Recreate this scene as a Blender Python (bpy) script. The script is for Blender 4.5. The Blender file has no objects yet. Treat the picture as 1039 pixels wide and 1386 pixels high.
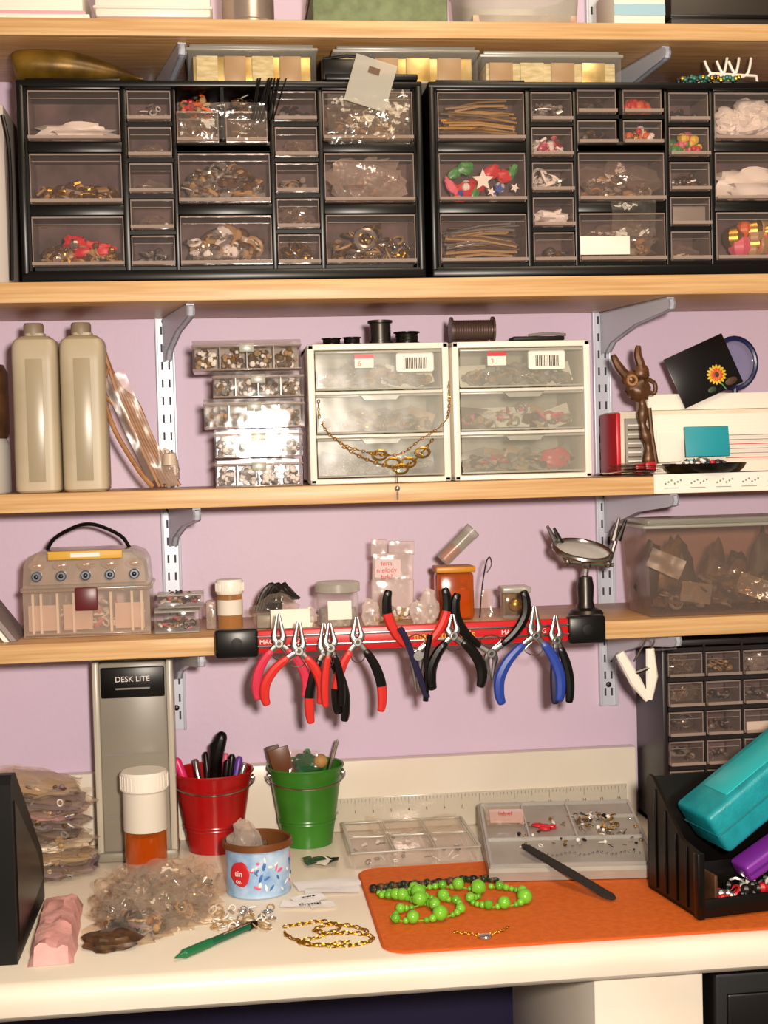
import bpy, bmesh, math, random
from mathutils import Vector, Matrix, noise, Euler
S=bpy.context.scene
S.view_settings.view_transform='Standard'
rnd=random.Random(7)
# ------------------------------------------------------------------ materials
def lin(h):
    h=h.lstrip('#'); o=[]
    for i in (0,2,4):
        v=int(h[i:i+2],16)/255
        o.append(v/12.92 if v<=0.04045 else ((v+0.055)/1.055)**2.4)
    return (*o,1)
_m={}
def mat(name,col,rough=.5,metal=0,col2=None,scale=30,bump=0,stretch=(1,1,1),spec=.5,bscale=None,detail=3):
    if name in _m: return _m[name]
    m=bpy.data.materials.new(name); m.use_nodes=True; nt=m.node_tree; p=nt.nodes['Principled BSDF']
    p.inputs['Base Color'].default_value=lin(col); p.inputs['Roughness'].default_value=rough
    p.inputs['Metallic'].default_value=metal; p.inputs['Specular IOR Level'].default_value=spec
    if col2 or bump:
        tc=nt.nodes.new('ShaderNodeTexCoord'); mp=nt.nodes.new('ShaderNodeMapping'); mp.inputs['Scale'].default_value=stretch
        nt.links.new(tc.outputs['Object'],mp.inputs['Vector'])
        nz=nt.nodes.new('ShaderNodeTexNoise'); nz.inputs['Scale'].default_value=scale; nz.inputs['Detail'].default_value=detail
        nt.links.new(mp.outputs[0],nz.inputs['Vector'])
        if col2:
            r=nt.nodes.new('ShaderNodeValToRGB'); r.color_ramp.elements[0].position=.35; r.color_ramp.elements[1].position=.65
            r.color_ramp.elements[0].color=lin(col); r.color_ramp.elements[1].color=lin(col2)
            nt.links.new(nz.outputs['Fac'],r.inputs['Fac']); nt.links.new(r.outputs[0],p.inputs['Base Color'])
        if bump:
            nb=nt.nodes.new('ShaderNodeTexNoise'); nb.inputs['Scale'].default_value=bscale or scale; nb.inputs['Detail'].default_value=4
            nt.links.new(mp.outputs[0],nb.inputs['Vector'])
            b=nt.nodes.new('ShaderNodeBump'); b.inputs['Strength'].default_value=bump; b.inputs['Distance'].default_value=.002
            nt.links.new(nb.outputs['Fac'],b.inputs['Height']); nt.links.new(b.outputs[0],p.inputs['Normal'])
    _m[name]=m; return m
def clear(name,tint='#ffffff',body='#ffffff',a=.15,rough=.12,bump=0,bscale=60,edge=.7,gl=.05):
    """thin clear plastic: transparent film mixed with a glossy/diffuse body"""
    if name in _m: return _m[name]
    m=bpy.data.materials.new(name); m.use_nodes=True; nt=m.node_tree; p=nt.nodes['Principled BSDF']; out=nt.nodes['Material Output']
    p.inputs['Base Color'].default_value=lin(body); p.inputs['Roughness'].default_value=rough
    t=nt.nodes.new('ShaderNodeBsdfTransparent'); t.inputs[0].default_value=lin(tint)
    lw=nt.nodes.new('ShaderNodeLayerWeight'); lw.inputs['Blend'].default_value=.25
    ma=nt.nodes.new('ShaderNodeMath'); ma.operation='MULTIPLY_ADD'; ma.use_clamp=True; ma.inputs[1].default_value=edge; ma.inputs[2].default_value=a
    nt.links.new(lw.outputs['Facing'],ma.inputs[0])
    mx=nt.nodes.new('ShaderNodeMixShader'); nt.links.new(ma.outputs[0],mx.inputs[0]); nt.links.new(t.outputs[0],mx.inputs[1]); nt.links.new(p.outputs[0],mx.inputs[2])
    g=nt.nodes.new('ShaderNodeBsdfGlossy'); g.inputs['Roughness'].default_value=rough; g.inputs['Color'].default_value=(gl,gl,gl,1)
    ad=nt.nodes.new('ShaderNodeAddShader'); nt.links.new(mx.outputs[0],ad.inputs[0]); nt.links.new(g.outputs[0],ad.inputs[1])
    nt.links.new(ad.outputs[0],out.inputs[0])
    if bump:
        tc=nt.nodes.new('ShaderNodeTexCoord'); nb=nt.nodes.new('ShaderNodeTexNoise'); nb.inputs['Scale'].default_value=bscale
        nt.links.new(tc.outputs['Object'],nb.inputs['Vector'])
        b=nt.nodes.new('ShaderNodeBump'); b.inputs['Strength'].default_value=bump; b.inputs['Distance'].default_value=.004
        nt.links.new(nb.outputs['Fac'],b.inputs['Height'])
        for n_ in (p,lw,g): nt.links.new(b.outputs[0],n_.inputs['Normal'])
    _m[name]=m; return m
WALL=mat('wall_paint','#d6bfd8',.5,col2='#dbc5da',scale=3,bump=.15,bscale=120)
WOOD=mat('pine_wood','#cfa26c',.42,col2='#b68654',scale=14,stretch=(.8,12,12),bump=.08,detail=6)
WOODE=mat('pine_edge','#dbb380',.4,col2='#c39662',scale=12,stretch=(.6,8,22),bump=.05,detail=6)
FLOOR=mat('floor_carpet','#4a4048',.9,col2='#3b343c',scale=200)
STEEL=mat('painted_steel','#cfd3e0',.35,.15)
SLOT=mat('slot_dark','#3a3540',.7)
BLACK=mat('black_plastic','#0b0806',.32,spec=.35)
BLACK2=mat('black_matte','#080707',.5,spec=.3)
CBACK=mat('cabinet_interior','#765e5e',.7,col2='#46383a',scale=22)
CLR=clear('clear_plastic','#f6f2f0','#ffffff',.03,.08,bump=.15,bscale=30,edge=.5,gl=.012)
SMOKE=clear('smoky_drawer_plastic','#f0e6e2','#c9b6b0',.05,.14,bump=.5,bscale=22)
LIP=clear('drawer_lip_plastic','#d8ccc8','#d3c0b4',.34,.12)
FROST=clear('frosted_plastic','#e8e8e0','#c9c6bb',.42,.3,bump=.3,bscale=18,gl=.03)
FROST2=clear('drawer_front_frosted','#e6e6dd','#cfccc0',.27,.28,bump=.6,bscale=14,gl=.018)
BAG=clear('zip_bag_film','#f8f2ea','#efe4da',.03,.14,bump=1,bscale=45,edge=.35)
BAG2=clear('cloudy_bag_film','#efe2d8','#dccfc6',.26,.2,bump=1,bscale=50,edge=.5)
WHITE=mat('white_plastic','#eee6da',.35)
PAPER=mat('white_paper','#efe8dc',.7)
CREAM=mat('desk_laminate','#eee4d4',.28,col2='#e9ddcb',scale=8)
BEIGE=mat('beige_plastic','#b5a68c',.42,col2='#a2937a',scale=9)
METAL=mat('steel_metal','#b8b4b0',.25,1)
DKMETAL=mat('dark_metal','#4a4642',.35,.9)
GOLD=mat('gold_metal','#d9a93c',.25,1)
BRONZE=mat('bronze_metal','#4a2e1a',.38,.3,col2='#6b4526',scale=60)
RED=mat('red_plastic','#c8141c',.35)
REDR=mat('red_rubber','#d02a24',.4)
PINKR=mat('pink_red_rubber','#cf2f4c',.4)
BLUE=mat('blue_rubber','#24409c',.4)
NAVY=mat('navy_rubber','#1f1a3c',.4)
GREEN=mat('green_bucket_paint','#397c22',.3,col2='#2f6e1b',scale=20)
REDB=mat('red_bucket_paint','#b00f12',.28,col2='#980c0e',scale=20)
LIME=mat('lime_beads','#78c034',.2)
ORANGE=mat('orange_mat','#df6c1c',.7,col2='#d26012',scale=120,bump=.3,bscale=500)
AMBER=clear('amber_plastic','#e88a20','#d06a10',.3,.15)
AMBERS=mat('amber_liquid','#c9780c',.25)
YEL=mat('yellow','#e8c02c',.4)
TEAL=mat('teal_plastic','#1a9ba6',.35,col2='#178b96',scale=60,bump=.3,bscale=300)
PURP=mat('purple_plastic','#7a2a9c',.35)
PINK=mat('pink_foam','#e2aaa6',.85,col2='#d59692',scale=30,bump=1,bscale=60)
TAN=mat('wood_stick','#a5764a',.5,col2='#8a5c36',scale=40)
GREY=mat('grey_plastic','#b5b0aa',.45)
BROWN=mat('brown','#5c3a22',.5,col2='#3e2716',scale=40)
OLIVE=mat('olive_gold_fabric','#84621c',.4,.35,col2='#4a350e',scale=24,bump=.5)
# ------------------------------------------------------------------ mesh builder (millimetres)
def cr(P,n=6,closed=False):
    P=[Vector(p) for p in P]; L=len(P); o=[]
    rng=range(L if closed else L-1)
    for i in rng:
        if closed: a,b,c,d=P[(i-1)%L],P[i],P[(i+1)%L],P[(i+2)%L]
        else: a,b,c,d=P[max(i-1,0)],P[i],P[i+1],P[min(i+2,L-1)]
        for k in range(n):
            t=k/n; o.append(.5*((2*b)+(c-a)*t+(2*a-5*b+4*c-d)*t*t+(3*b-a-3*c+d)*t**3))
    if not closed:o.append(P[-1])
    return o
class Ob:
    def __init__(s,name): s.n=name; s.bm=bmesh.new(); s.ms=[]; s.T=Matrix.Identity(4)
    def mi(s,m):
        if m not in s.ms: s.ms.append(m)
        return s.ms.index(m)
    def put(s,vs,fs,m,T=None):
        T=s.T@T if T else s.T; i=s.mi(m)
        V=[s.bm.verts.new((T@Vector(v))*.001) for v in vs]
        for f in fs:
            try:
                F=s.bm.faces.new([V[k] for k in f]); F.material_index=i; F.smooth=True
            except ValueError: pass
    def quad(s,a,b,c,d,m): s.put([a,b,c,d],[(0,1,2,3)],m)
    def box(s,x0,x1,y0,y1,z0,z1,m,b=0,T=None,seg=2):
        t=bmesh.new(); bmesh.ops.create_cube(t,size=1)
        for v in t.verts: v.co=Vector(((x0+x1)/2+v.co.x*(x1-x0),(y0+y1)/2+v.co.y*(y1-y0),(z0+z1)/2+v.co.z*(z1-z0)))
        if b: bmesh.ops.bevel(t,geom=list(t.edges),offset=b,segments=seg,affect='EDGES',profile=.5)
        t.verts.index_update(); s.put([v.co.copy() for v in t.verts],[[v.index for v in f.verts] for f in t.faces],m,T); t.free()
    def lathe(s,prof,c,m,seg=28,T=None,cap=True,sq=None):
        vs=[];fs=[];rings=[]
        for r,z in prof:
            if r<=0: rings.append([len(vs)]); vs.append((c[0],c[1],c[2]+z))
            else:
                b=len(vs); rings.append(list(range(b,b+seg)))
                for k in range(seg):
                    a=2*math.pi*k/seg; x,y=math.cos(a),math.sin(a)
                    if sq:
                        e=sq; x=math.copysign(abs(x)**e,x); y=math.copysign(abs(y)**e,y)
                    vs.append((c[0]+r*x,c[1]+r*y,c[2]+z))
        for A,B in zip(rings,rings[1:]):
            if len(A)==1 and len(B)==1: continue
            if len(A)==1: fs+= [(A[0],B[k],B[(k+1)%seg]) for k in range(seg)]
            elif len(B)==1: fs+= [(A[k],A[(k+1)%seg],B[0]) for k in range(seg)]
            else: fs+= [(A[k],A[(k+1)%seg],B[(k+1)%seg],B[k]) for k in range(seg)]
        s.put(vs,fs,m,T)
    def tube(s,P,r,m,seg=8,closed=False,rs=None,flat=1,T=None):
        P=[Vector(p) for p in P]; n=len(P); vs=[];fs=[]
        up=Vector((0,1,0))
        for i,p in enumerate(P):
            if closed: d=P[(i+1)%n]-P[i-1]
            else: d=P[min(i+1,n-1)]-P[max(i-1,0)]
            if d.length<1e-6: d=Vector((0,0,1))
            d.normalize()
            if abs(d.dot(up))>.95: up=Vector((1,0,0)) if abs(d.x)<.9 else Vector((0,0,1))
            a=d.cross(up).normalized(); b=a.cross(d).normalized(); up=b
            R=rs[i] if rs else r
            for k in range(seg):
                t=2*math.pi*k/seg; vs.append(p+a*R*math.cos(t)+b*R*flat*math.sin(t))
        m_=n if closed else n-1
        for i in range(m_):
            A=i*seg;B=((i+1)%n)*seg
            for k in range(seg): fs.append((A+k,A+(k+1)%seg,B+(k+1)%seg,B+k))
        if not closed: fs.append(list(range(seg))); fs.append(list(range((n-1)*seg,n*seg)))
        s.put(vs,fs,m,T)
    def prism(s,P,y0,y1,m,T=None,ax='y'):
        n=len(P)
        def v(p,q): return {'y':(p[0],q,p[1]),'x':(q,p[0],p[1]),'z':(p[0],p[1],q)}[ax]
        vs=[v(p,y0) for p in P]+[v(p,y1) for p in P]
        fs=[list(range(n)),list(range(2*n-1,n-1,-1))]+[(k,(k+1)%n,n+(k+1)%n,n+k) for k in range(n)]
        s.put(vs,fs,m,T)
    def ball(s,c,r,m,seg=10,ring=6,amp=0,fr=.05,seed=0,T=None,floor=None):
        if not hasattr(r,'__len__'): r=(r,r,r)
        vs=[(0,0,1)];fs=[]
        for j in range(1,ring):
            ph=math.pi*j/ring
            for k in range(seg):
                t=2*math.pi*k/seg; vs.append((math.sin(ph)*math.cos(t),math.sin(ph)*math.sin(t),math.cos(ph)))
        vs.append((0,0,-1)); o=[]
        for v in vs:
            v=Vector(v); k=1
            if amp: k=1+amp*noise.noise(v*fr*40+Vector((seed*7.3,seed,0)))
            q=[c[i]+v[i]*r[i]*k for i in range(3)]
            if floor is not None and q[2]<floor:q[2]=floor
            o.append(q)
        for k in range(seg): fs.append((0,1+k,1+(k+1)%seg))
        for j in range(ring-2):
            for k in range(seg): fs.append((1+j*seg+k,1+(j+1)*seg+k,1+(j+1)*seg+(k+1)%seg,1+j*seg+(k+1)%seg))
        L=len(vs)-1;b=1+(ring-2)*seg
        for k in range(seg): fs.append((L,b+(k+1)%seg,b+k))
        s.put(o,fs,m,T)
    def sheet(s,c,w,h,m,n=10,amp=4,seed=0,T=None,fr=.03,xy=True):
        vs=[];fs=[]
        for j in range(n+1):
            for i in range(n+1):
                x=(i/n-.5)*w;y=(j/n-.5)*h
                e=1+.06*noise.noise(Vector((x*fr,y*fr,seed*3.1)))
                z=amp*noise.noise(Vector((x*fr,y*fr,seed*1.7)))+amp*.5*noise.noise(Vector((x*fr*3,y*fr*3,seed)))
                vs.append((c[0]+x*e,c[1]+y*e,c[2]+z) if xy else (c[0]+x*e,c[1]+z,c[2]+y*e))
        for j in range(n):
            for i in range(n):
                a=j*(n+1)+i; fs.append((a,a+1,a+n+2,a+n+1))
        s.put(vs,fs,m,T)
    def text(s,t,size,loc,m,rot=(math.pi/2,0,0),ext=.2):
        cu=bpy.data.curves.new('t','FONT'); cu.body=t; cu.size=size; cu.extrude=ext; cu.align_x='CENTER'
        o=bpy.data.objects.new('t',cu); S.collection.objects.link(o)
        dg=bpy.context.evaluated_depsgraph_get(); me=bpy.data.meshes.new_from_object(o.evaluated_get(dg))
        T=Matrix.Translation(loc)@Euler(rot).to_matrix().to_4x4()
        s.put([v.co.copy() for v in me.vertices],[list(p.vertices) for p in me.polygons],m,T)
        bpy.data.objects.remove(o); bpy.data.meshes.remove(me); bpy.data.curves.remove(cu)
    def end(s,ang=.6):
        me=bpy.data.meshes.new(s.n); bmesh.ops.recalc_face_normals(s.bm,faces=s.bm.faces)
        s.bm.to_mesh(me); s.bm.free()
        for m in s.ms: me.materials.append(m)
        me.set_sharp_from_angle(angle=ang)
        o=bpy.data.objects.new(s.n,me); S.collection.objects.link(o)
        if len(me.vertices):
            c=sum((v.co for v in me.vertices),Vector())/len(me.vertices)
            me.transform(Matrix.Translation(-c)); o.location=c
        return o
def TR(x,y,z,rz=0,rx=0,ry=0):
    return Matrix.Translation((x,y,z))@Matrix.Rotation(rz,4,'Z')@Matrix.Rotation(ry,4,'Y')@Matrix.Rotation(rx,4,'X')
def bits(o,x0,x1,y0,y1,z0,z1,mats,n,sz,kind='chip'):
    for i in range(n):
        m=rnd.choice(mats); s=sz*rnd.uniform(.6,1.2)
        x=rnd.uniform(x0+s*.6,x1-s*.6); y=rnd.uniform(y0+s*.6,y1-s*.6)
        f=1-abs((x-x0)/(x1-x0)-.5)*1.0
        z=z0+s*.5+rnd.random()**1.3*max(0,(z1-z0)*f-s*.5)
        kd=kind
        if kind=='mixed': kd=rnd.choice(('bead','ring','chip','rod','pebble'))
        if kd=='bead': o.ball((x,y,z),s*.38 if kind=='mixed' else s*.5,m,8,5)
        elif kd=='pebble': o.ball((0,0,0),(s*.5,s*.38,s*.25),m,8,6,.4,.05,i,T=TR(x,y,z,rnd.uniform(0,6),rnd.uniform(-.6,.6),rnd.uniform(-.6,.6)))
        elif kd=='chip': o.box(-s/2,s/2,-s/3,s/3,-s/9,s/9,m,0,TR(x,y,z,rnd.uniform(0,6),rnd.uniform(-.6,.6),rnd.uniform(-.6,.6)))
        elif kd=='rod':
            T=TR(x,y,z,rnd.uniform(0,6),0,rnd.uniform(-.5,.5)); o.tube([(-s*.7,0,0),(0,0,s*.08),(s*.7,0,0)],s*.09,m,5,T=T)
        elif kd=='ring':
            T=TR(x,y,z,rnd.uniform(0,6),rnd.uniform(0,1.4),0); q=.42 if kind=='mixed' else .6
            o.tube([(s*q*math.cos(a*math.pi/6),s*q*math.sin(a*math.pi/6),0) for a in range(12)],s*.11,m,5,True,T=T)
        elif kd=='stick':
            L=(x1-x0)*rnd.uniform(.6,.95); a=rnd.uniform(-.5,.5); xc=(x0+x1)/2+rnd.uniform(-2,2)
            o.tube([(xc-L/2,y,z-a*L*.15),(xc,y,z+3),(xc+L/2,y,z+a*L*.15)],sz*.12,m,5)
W_=mat('bit_white','#ece6e0',.4);R_=mat('bit_red','#c9202c',.35);G_=mat('bit_green','#2f8a3a',.35);B_=mat('bit_blue','#2b4fa0',.35)
P_=mat('bit_pink','#e0607a',.4);O_=mat('bit_orange','#d9601e',.4);BR=mat('bit_brown','#5e4226',.35);TN=mat('bit_tan','#ab8a5c',.4);GY=mat('bit_grey','#8c8680',.35);DK=mat('bit_dark','#221a18',.35)
SIL=mat('bit_silver','#cfcac4',.2,.9);GLD=mat('bit_gold','#c79a3a',.25,.9)
# ------------------------------------------------------------------ room
o=Ob('wall_back');o.box(-1500,1500,0,60,0,2500,WALL);o.end()
o=Ob('floor');o.box(-1500,1500,-2600,0,-40,0,FLOOR);o.end()
# ------------------------------------------------------------------ shelves
SH={'S1':(1773,1794),'S2':(1455,1480),'S3':(1203,1226),'S4':(1021,1044)}
for k,(a,b) in SH.items():
    o=Ob('wooden_shelf')
    o.box(-720,760,-212,-12,a,b,WOOD,1); o.box(-720,760,-220,-212.1,a,b,WOODE,1.5)
    o.end()
for cx,zb in ((-270,892),(340,897)):
    o=Ob('shelf_standard_rail')
    o.box(cx-13,cx+13,-3,-.2,zb,1900,STEEL)
    o.box(cx-13,cx-9.5,-11,-3,zb,1900,STEEL,.4); o.box(cx+9.5,cx+13,-11,-3,zb,1900,STEEL,.4)
    o.box(cx-9.5,cx+9.5,-7,-3,zb,1900,STEEL)
    z=zb+14
    while z<1895:
        o.box(cx-6,cx-3.4,-7.4,-6.9,z,z+11,SLOT);o.box(cx+3.4,cx+6,-7.4,-6.9,z,z+11,SLOT); z+=24
    for z in (zb+30,zb+300,zb+560): o.ball((cx,-8,z),(4,2,4),DKMETAL)
    o.end()
def bracket(cx,zt,dxt):
    o=Ob('shelf_bracket')
    zt-=.6
    P=[(-12,zt),(-196,zt),(-203,zt-3),(-205,zt-9),(-202,zt-15),(-194,zt-17),(-110,zt-26),(-40,zt-44),(-24,zt-56),(-12,zt-58)]
    Sh=Matrix.Translation((cx,0,0))@Matrix.Rotation(math.atan(dxt/190),4,'Z')
    o.prism(P,-5,-2.5,STEEL,T=Sh,ax='x'); o.prism(P,2.5,5,STEEL,T=Sh,ax='x')
    o.box(-5,5,-200,-14,zt-2,zt,STEEL,0,Sh)
    Q=[(-203,zt-3),(-205,zt-9),(-202,zt-15),(-194,zt-17),(-110,zt-26),(-40,zt-44),(-24,zt-56)]
    for a,b in zip(Q,Q[1:]): o.quad(Sh@Vector((-5,a[0],a[1])),Sh@Vector((5,a[0],a[1])),Sh@Vector((5,b[0],b[1])),Sh@Vector((-5,b[0],b[1])),STEEL)
    o.end()
for k in SH:
    bracket(-270,SH[k][0],38); bracket(340,SH[k][0],38)
# ------------------------------------------------------------------ desk
DZ=740
o=Ob('workbench_desk')
prof=[(-5,DZ),(-518,DZ),(-526,DZ-3),(-531,DZ-10),(-532,DZ-20),(-530,DZ-32),(-524,DZ-38),(-516,DZ-40),(-5,DZ-40)]
o.prism(prof,-760,800,CREAM,ax='x')
o.box(180,300,-505,-20,0,DZ-40,CREAM,2)
o.box(-740,-700,-505,-20,0,DZ-40,CREAM,2)
o.box(760,790,-505,-20,0,DZ-40,CREAM,2)
o.box(-700,180,-60,-40,0,DZ-40,NAVY)  # dark sheet stands in for the shade beneath the desk
o.end()
o=Ob('added_dark_drawer_unit')  # black unit added so the space under the desk stays dark
o.box(310,740,-515,-30,2,DZ-44,BLACK2,4)
for i in range(3):
    o.box(322,728,-520,-515,30+i*220,235+i*220,BLACK,3); o.tube([(470,-521,140+i*220),(475,-535,140+i*220),(575,-535,140+i*220),(580,-521,140+i*220)],4,METAL)
o.end()
o=Ob('desk_backsplash');o.box(-740,375,-20,-1,DZ,DZ+99,CREAM,3);o.end()
# ------------------------------------------------------------------ storage drawer cabinets
COLS=[(-417,-307),(-299,-246),(-240,-128),(-121.5,-69),(-62,50)]
def drawer(o,x0,x1,z0,z1,yf,depth,content):
    zt=z1-1; pane=SMOKE
    o.quad((x0+1,yf,z0+1),(x1-1,yf,z0+1),(x1-1,yf,zt),(x0+1,yf,zt),pane)
    o.quad((x0+1,yf,z0+1.2),(x1-1,yf,z0+1.2),(x1-1,yf+depth,z0+1.2),(x0+1,yf+depth,z0+1.2),LIP)
    for x in (x0+1,x1-1): o.quad((x,yf,z0+1),(x,yf+depth,z0+1),(x,yf+depth,zt-3),(x,yf,zt-3),SMOKE)
    o.box(x0+.5,x1-.5,yf-1.5,yf+1.5,zt-1.6,zt,LIP)
    for x in (x0+.5,x1-1.5): o.box(x,x+1,yf-1.5,yf,z0+1,zt-2,LIP)
    o.box(x0+.5,x1-.5,yf-9,yf-.5,z0+2,z0+3.2,LIP); o.box(x0+.5,x1-.5,yf-9.6,yf-8.4,z0+2,z0+6,LIP)
    o.box(x0+3,x1-3,yf-1,yf,zt-9.6,zt-9,LIP)
    H=(z1-z0)
    if not content: content=('mix',[GY,BR,SIL,W_],8,H*.22,.35)
    kind,ms,n,sz,fill=content
    if kind=='card': o.box(x0+5,x1-5,yf+3,yf+5,z0+3,z0+3+H*fill,ms[0],.3)
    elif kind=='bag':
        bits(o,x0+6,x1-6,yf+12,yf+46,z0+2,z0+2+H*fill*.8,[TN,BR,GY,SIL,OLIVE],int(34*(x1-x0)/60),H*.22,'mixed')
        for i in range(n):
            o.ball(((x0+x1)/2+rnd.uniform(-3,3),yf+22+i*6,z0+H*fill*.5+2),((x1-x0)*.43,18,H*fill*.47),rnd.choice(ms),18,12,.6,.07,rnd.randint(0,99),floor=z0+2)
    elif kind=='mix':
        bits(o,x0+4,x1-4,yf+6,yf+40,z0+2,z0+2+H*fill,ms,n,sz,'mixed'); o.ball(((x0+x1)/2,yf+24,z0+H*.3),((x1-x0)*.36,12,H*.26),BAG,12,8,.6,.07,rnd.randint(0,99),floor=z0+2)
    else: bits(o,x0+3,x1-3,yf+2,yf+min(depth,42),z0+2,z0+2+min(H-8,H*fill*1.3),ms,int(n*1.6),sz*1.1,'mixed' if kind=='chip' else kind)
def cabinet(dx,C):
    o=Ob('parts_drawer_cabinet'); o.T=Matrix.Translation((dx,0,0))
    X0,X1=-428,60; Z0,Z1=1480.4,1720; yb=-35
    o.box(X0,X1,-214,yb,Z0,Z0+10,BLACK,1.5); o.box(X0,X1,-214,yb,Z1-7,Z1,BLACK,1.5)
    o.box(X0,X0+7,-214,yb,Z0+8,Z1-5,BLACK,1.5); o.box(X1-7,X1,-214,yb,Z0+8,Z1-5,BLACK,1.5)
    o.box(X0+3,X1-3,yb,yb+3,Z0+3,Z1-3,CBACK)
    o.box(X0-1,X1+1,-219,-212,Z0,Z0+13,BLACK,3); o.box(X0-1,X1+1,-219,-212,Z1-7,Z1+1,BLACK,2)
    o.box(X0-1,X0+8,-219,-212,Z0+6,Z1-3,BLACK,3); o.box(X1-8,X1+1,-219,-212,Z0+6,Z1-3,BLACK,3)
    o.box(X0+14,X1-14,-209,-205,Z0+10,1498,BLACK)
    for a,b in zip(COLS,COLS[1:]): o.box(a[1]+.6,b[0]-.6,-213,yb,Z0+10,Z1-7,BLACK,.8)
    o.box(X0+7,COLS[0][0]-.6,-211,yb,Z0+10,Z1-7,BLACK); o.box(COLS[4][1]+.6,X1-7,-211,yb,Z0+10,Z1-7,BLACK)
    o.box(X0+7,X1-7,-140,-138,Z0+10,Z1-7,CBACK)
    big=[1498+75.5*i for i in (2,1,0)]; sm=[1498+43.6*i for i in (4,3,2,1,0)]
    for ci,(a,b) in enumerate(COLS):
        if ci in (1,3):
            for ri,z in enumerate(sm):
                o.box(a-1,b+1,-213,yb,z+38.6,z+43.4,BLACK); drawer(o,a,b,z,z+38.5,-210,65,C.get((ci,ri)))
        else:
            for ri,z in enumerate(big):
                if ci==2 and ri==0:
                    m=(a+b)/2; o.box(m-2,m+2,-213,yb,z,z+66,BLACK)
                    if dx>0:
                        for q in range(2):
                            for r_ in range(2):
                                xx=a if q==0 else m+3
                                zz=z+(33 if r_==0 else -5)
                                drawer(o,xx,xx+51,zz,zz+32,-210,65,C.get((2,q,r_)))
                        o.box(a,b,-213,yb,z+27.5,z+32.5,BLACK)
                    else:
                        for q in range(2):
                            xx=a if q==0 else m+3
                            drawer(o,xx,xx+51,z-4,z+36,-216,65,C.get((2,q,0)))
                            bits(o,xx+3,xx+48,-204,-160,z+32,z+60,[BR,DK,O_,TN,R_] if q==0 else [DK,BR],60,12,'mixed')
                    o.box(a,b,-213,yb,z-13,z-5.2,BLACK)
                    continue
                drawer(o,a,b,z,z+62,-210,68,C.get((ci,ri)))
                o.box(a-1,b+1,-213,yb,z+62.2,z+75.3,BLACK,1)
    o.end()
cabinet(0,{(0,0):('bag',[BAG,W_],1,3,.4),(0,1):('chip',[BR,TN,BR,GLD],60,15,.34),(0,2):('chip',[TN,SIL,BR,GLD],60,15,.4),
 (1,4):('chip',[GY,SIL],12,9,.5),(1,0):('chip',[GY,W_],10,8,.5),(2,0,0):('bag',[BAG],1,9,.9),(2,1,0):('bag',[BAG],1,9,.8),(2,1):('chip',[BR,TN,GY,SIL],110,18,.62),(2,2):('chip',[BR,TN,SIL,W_,SIL],74,21,.6),
 (3,0):('chip',[DK,GY],16,10,.5),(3,1):('bag',[BAG],1,5,.6),(3,2):('chip',[TN,GY],16,9,.45),(3,3):('bag',[BAG],1,5,.8),(3,4):('ring',[SIL,GLD],22,12,.55),
 (4,0):('bag',[BAG],1,5,.85),(4,1):('bag',[BAG2],1,5,.95),(4,2):('ring',[BR,TN,SIL,GLD],40,14,.6)})
cabinet(497.5,{(0,0):('stick',[TN,OLIVE,GLD,BR],34,14,.7),(0,1):('bead',[R_,G_,W_,B_,G_,R_],12,13,.4),(0,2):('stick',[TN,BR,SIL],26,13,.7),
 (1,0):('chip',[GY,SIL],30,11,.6),(1,1):('chip',[R_,W_,P_,W_],30,13,.6),(1,2):('ring',[SIL,W_],10,17,.55),(1,3):('bag',[W_],1,9,.6),(1,4):('chip',[GLD,SIL],22,10,.4),
 (2,0,0):('chip',[DK,BR],20,8,.5),(2,1,0):('bead',[O_,R_,O_],40,11,.9),(2,0,1):('chip',[DK,BR,SIL],28,9,.5),(2,1,1):('bead',[GLD,O_,R_,W_,GLD],40,10,.8),
 (2,1):('bag',[BAG],1,9,.8),(2,2):('bag',[BAG],1,9,.8),
 (3,0):('chip',[DK],16,9,.5),(3,1):('bead',[P_,YEL,G_,O_,R_],40,12,.85),(3,2):('chip',[GLD,BR,DK,SIL],36,10,.5),(3,3):('card',[GY],1,1,.6),
 (4,0):('pebble',[W_],80,24,.8),(4,1):('bag',[W_],1,5,.7),(4,2):('bead',[O_,P_,TN,GLD],12,27,.6)})
o=Ob('red_ribbon_roses')
for i,(x,z) in enumerate(((-368,1530),(-350,1524),(-334,1521),(-357,1519))): o.ball((x,-190,z),(13,8,9),mat('rose_red','#d81f35',.4),14,9,.55,.08,i)
o.end()
o=Ob('silver_ring_washer');o.tube([(-12+13*math.cos(a*.3142)*.9,-199,1531+11*math.sin(a*.3142)) for a in range(20)],4,SIL,8,True);o.end()
def star(o,cx,cz,r,y,m,k=5,a0=0):
    P=[]
    for i in range(2*k):
        a=math.pi/2+i*math.pi/k+a0; q=r if i%2==0 else r*.45; P.append((cx+q*math.cos(a),cz+q*math.sin(a)))
    o.prism(P,y,y+4,m)
o=Ob('christmas_star_charms')
star(o,137,1602,14,-207,W_)
for x,z,m in ((103,1612,G_),(117,1619,G_),(150,1614,R_),(166,1608,R_),(176,1614,G_),(116,1592,R_),(98,1596,P_),(128,1588,G_),(110,1584,R_)):
    o.ball((0,0,0),(rnd.uniform(9,14),3,rnd.uniform(5,8)),m,14,8,.5,.08,x,T=TR(x,-199+x%3,z,0,0,rnd.uniform(-1,1)))
for x,z,m,r in ((158,1592,B_,8),(178,1593,W_,6),(148,1588,W_,6)): star(o,x,z,r,-204,m,5,x)
o.end()
o=Ob('blank_label_card');o.box(258,322,-213.5,-212,1507,1530,PAPER,.3);o.end()
o=Ob('hair_pin_bundle')
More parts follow.
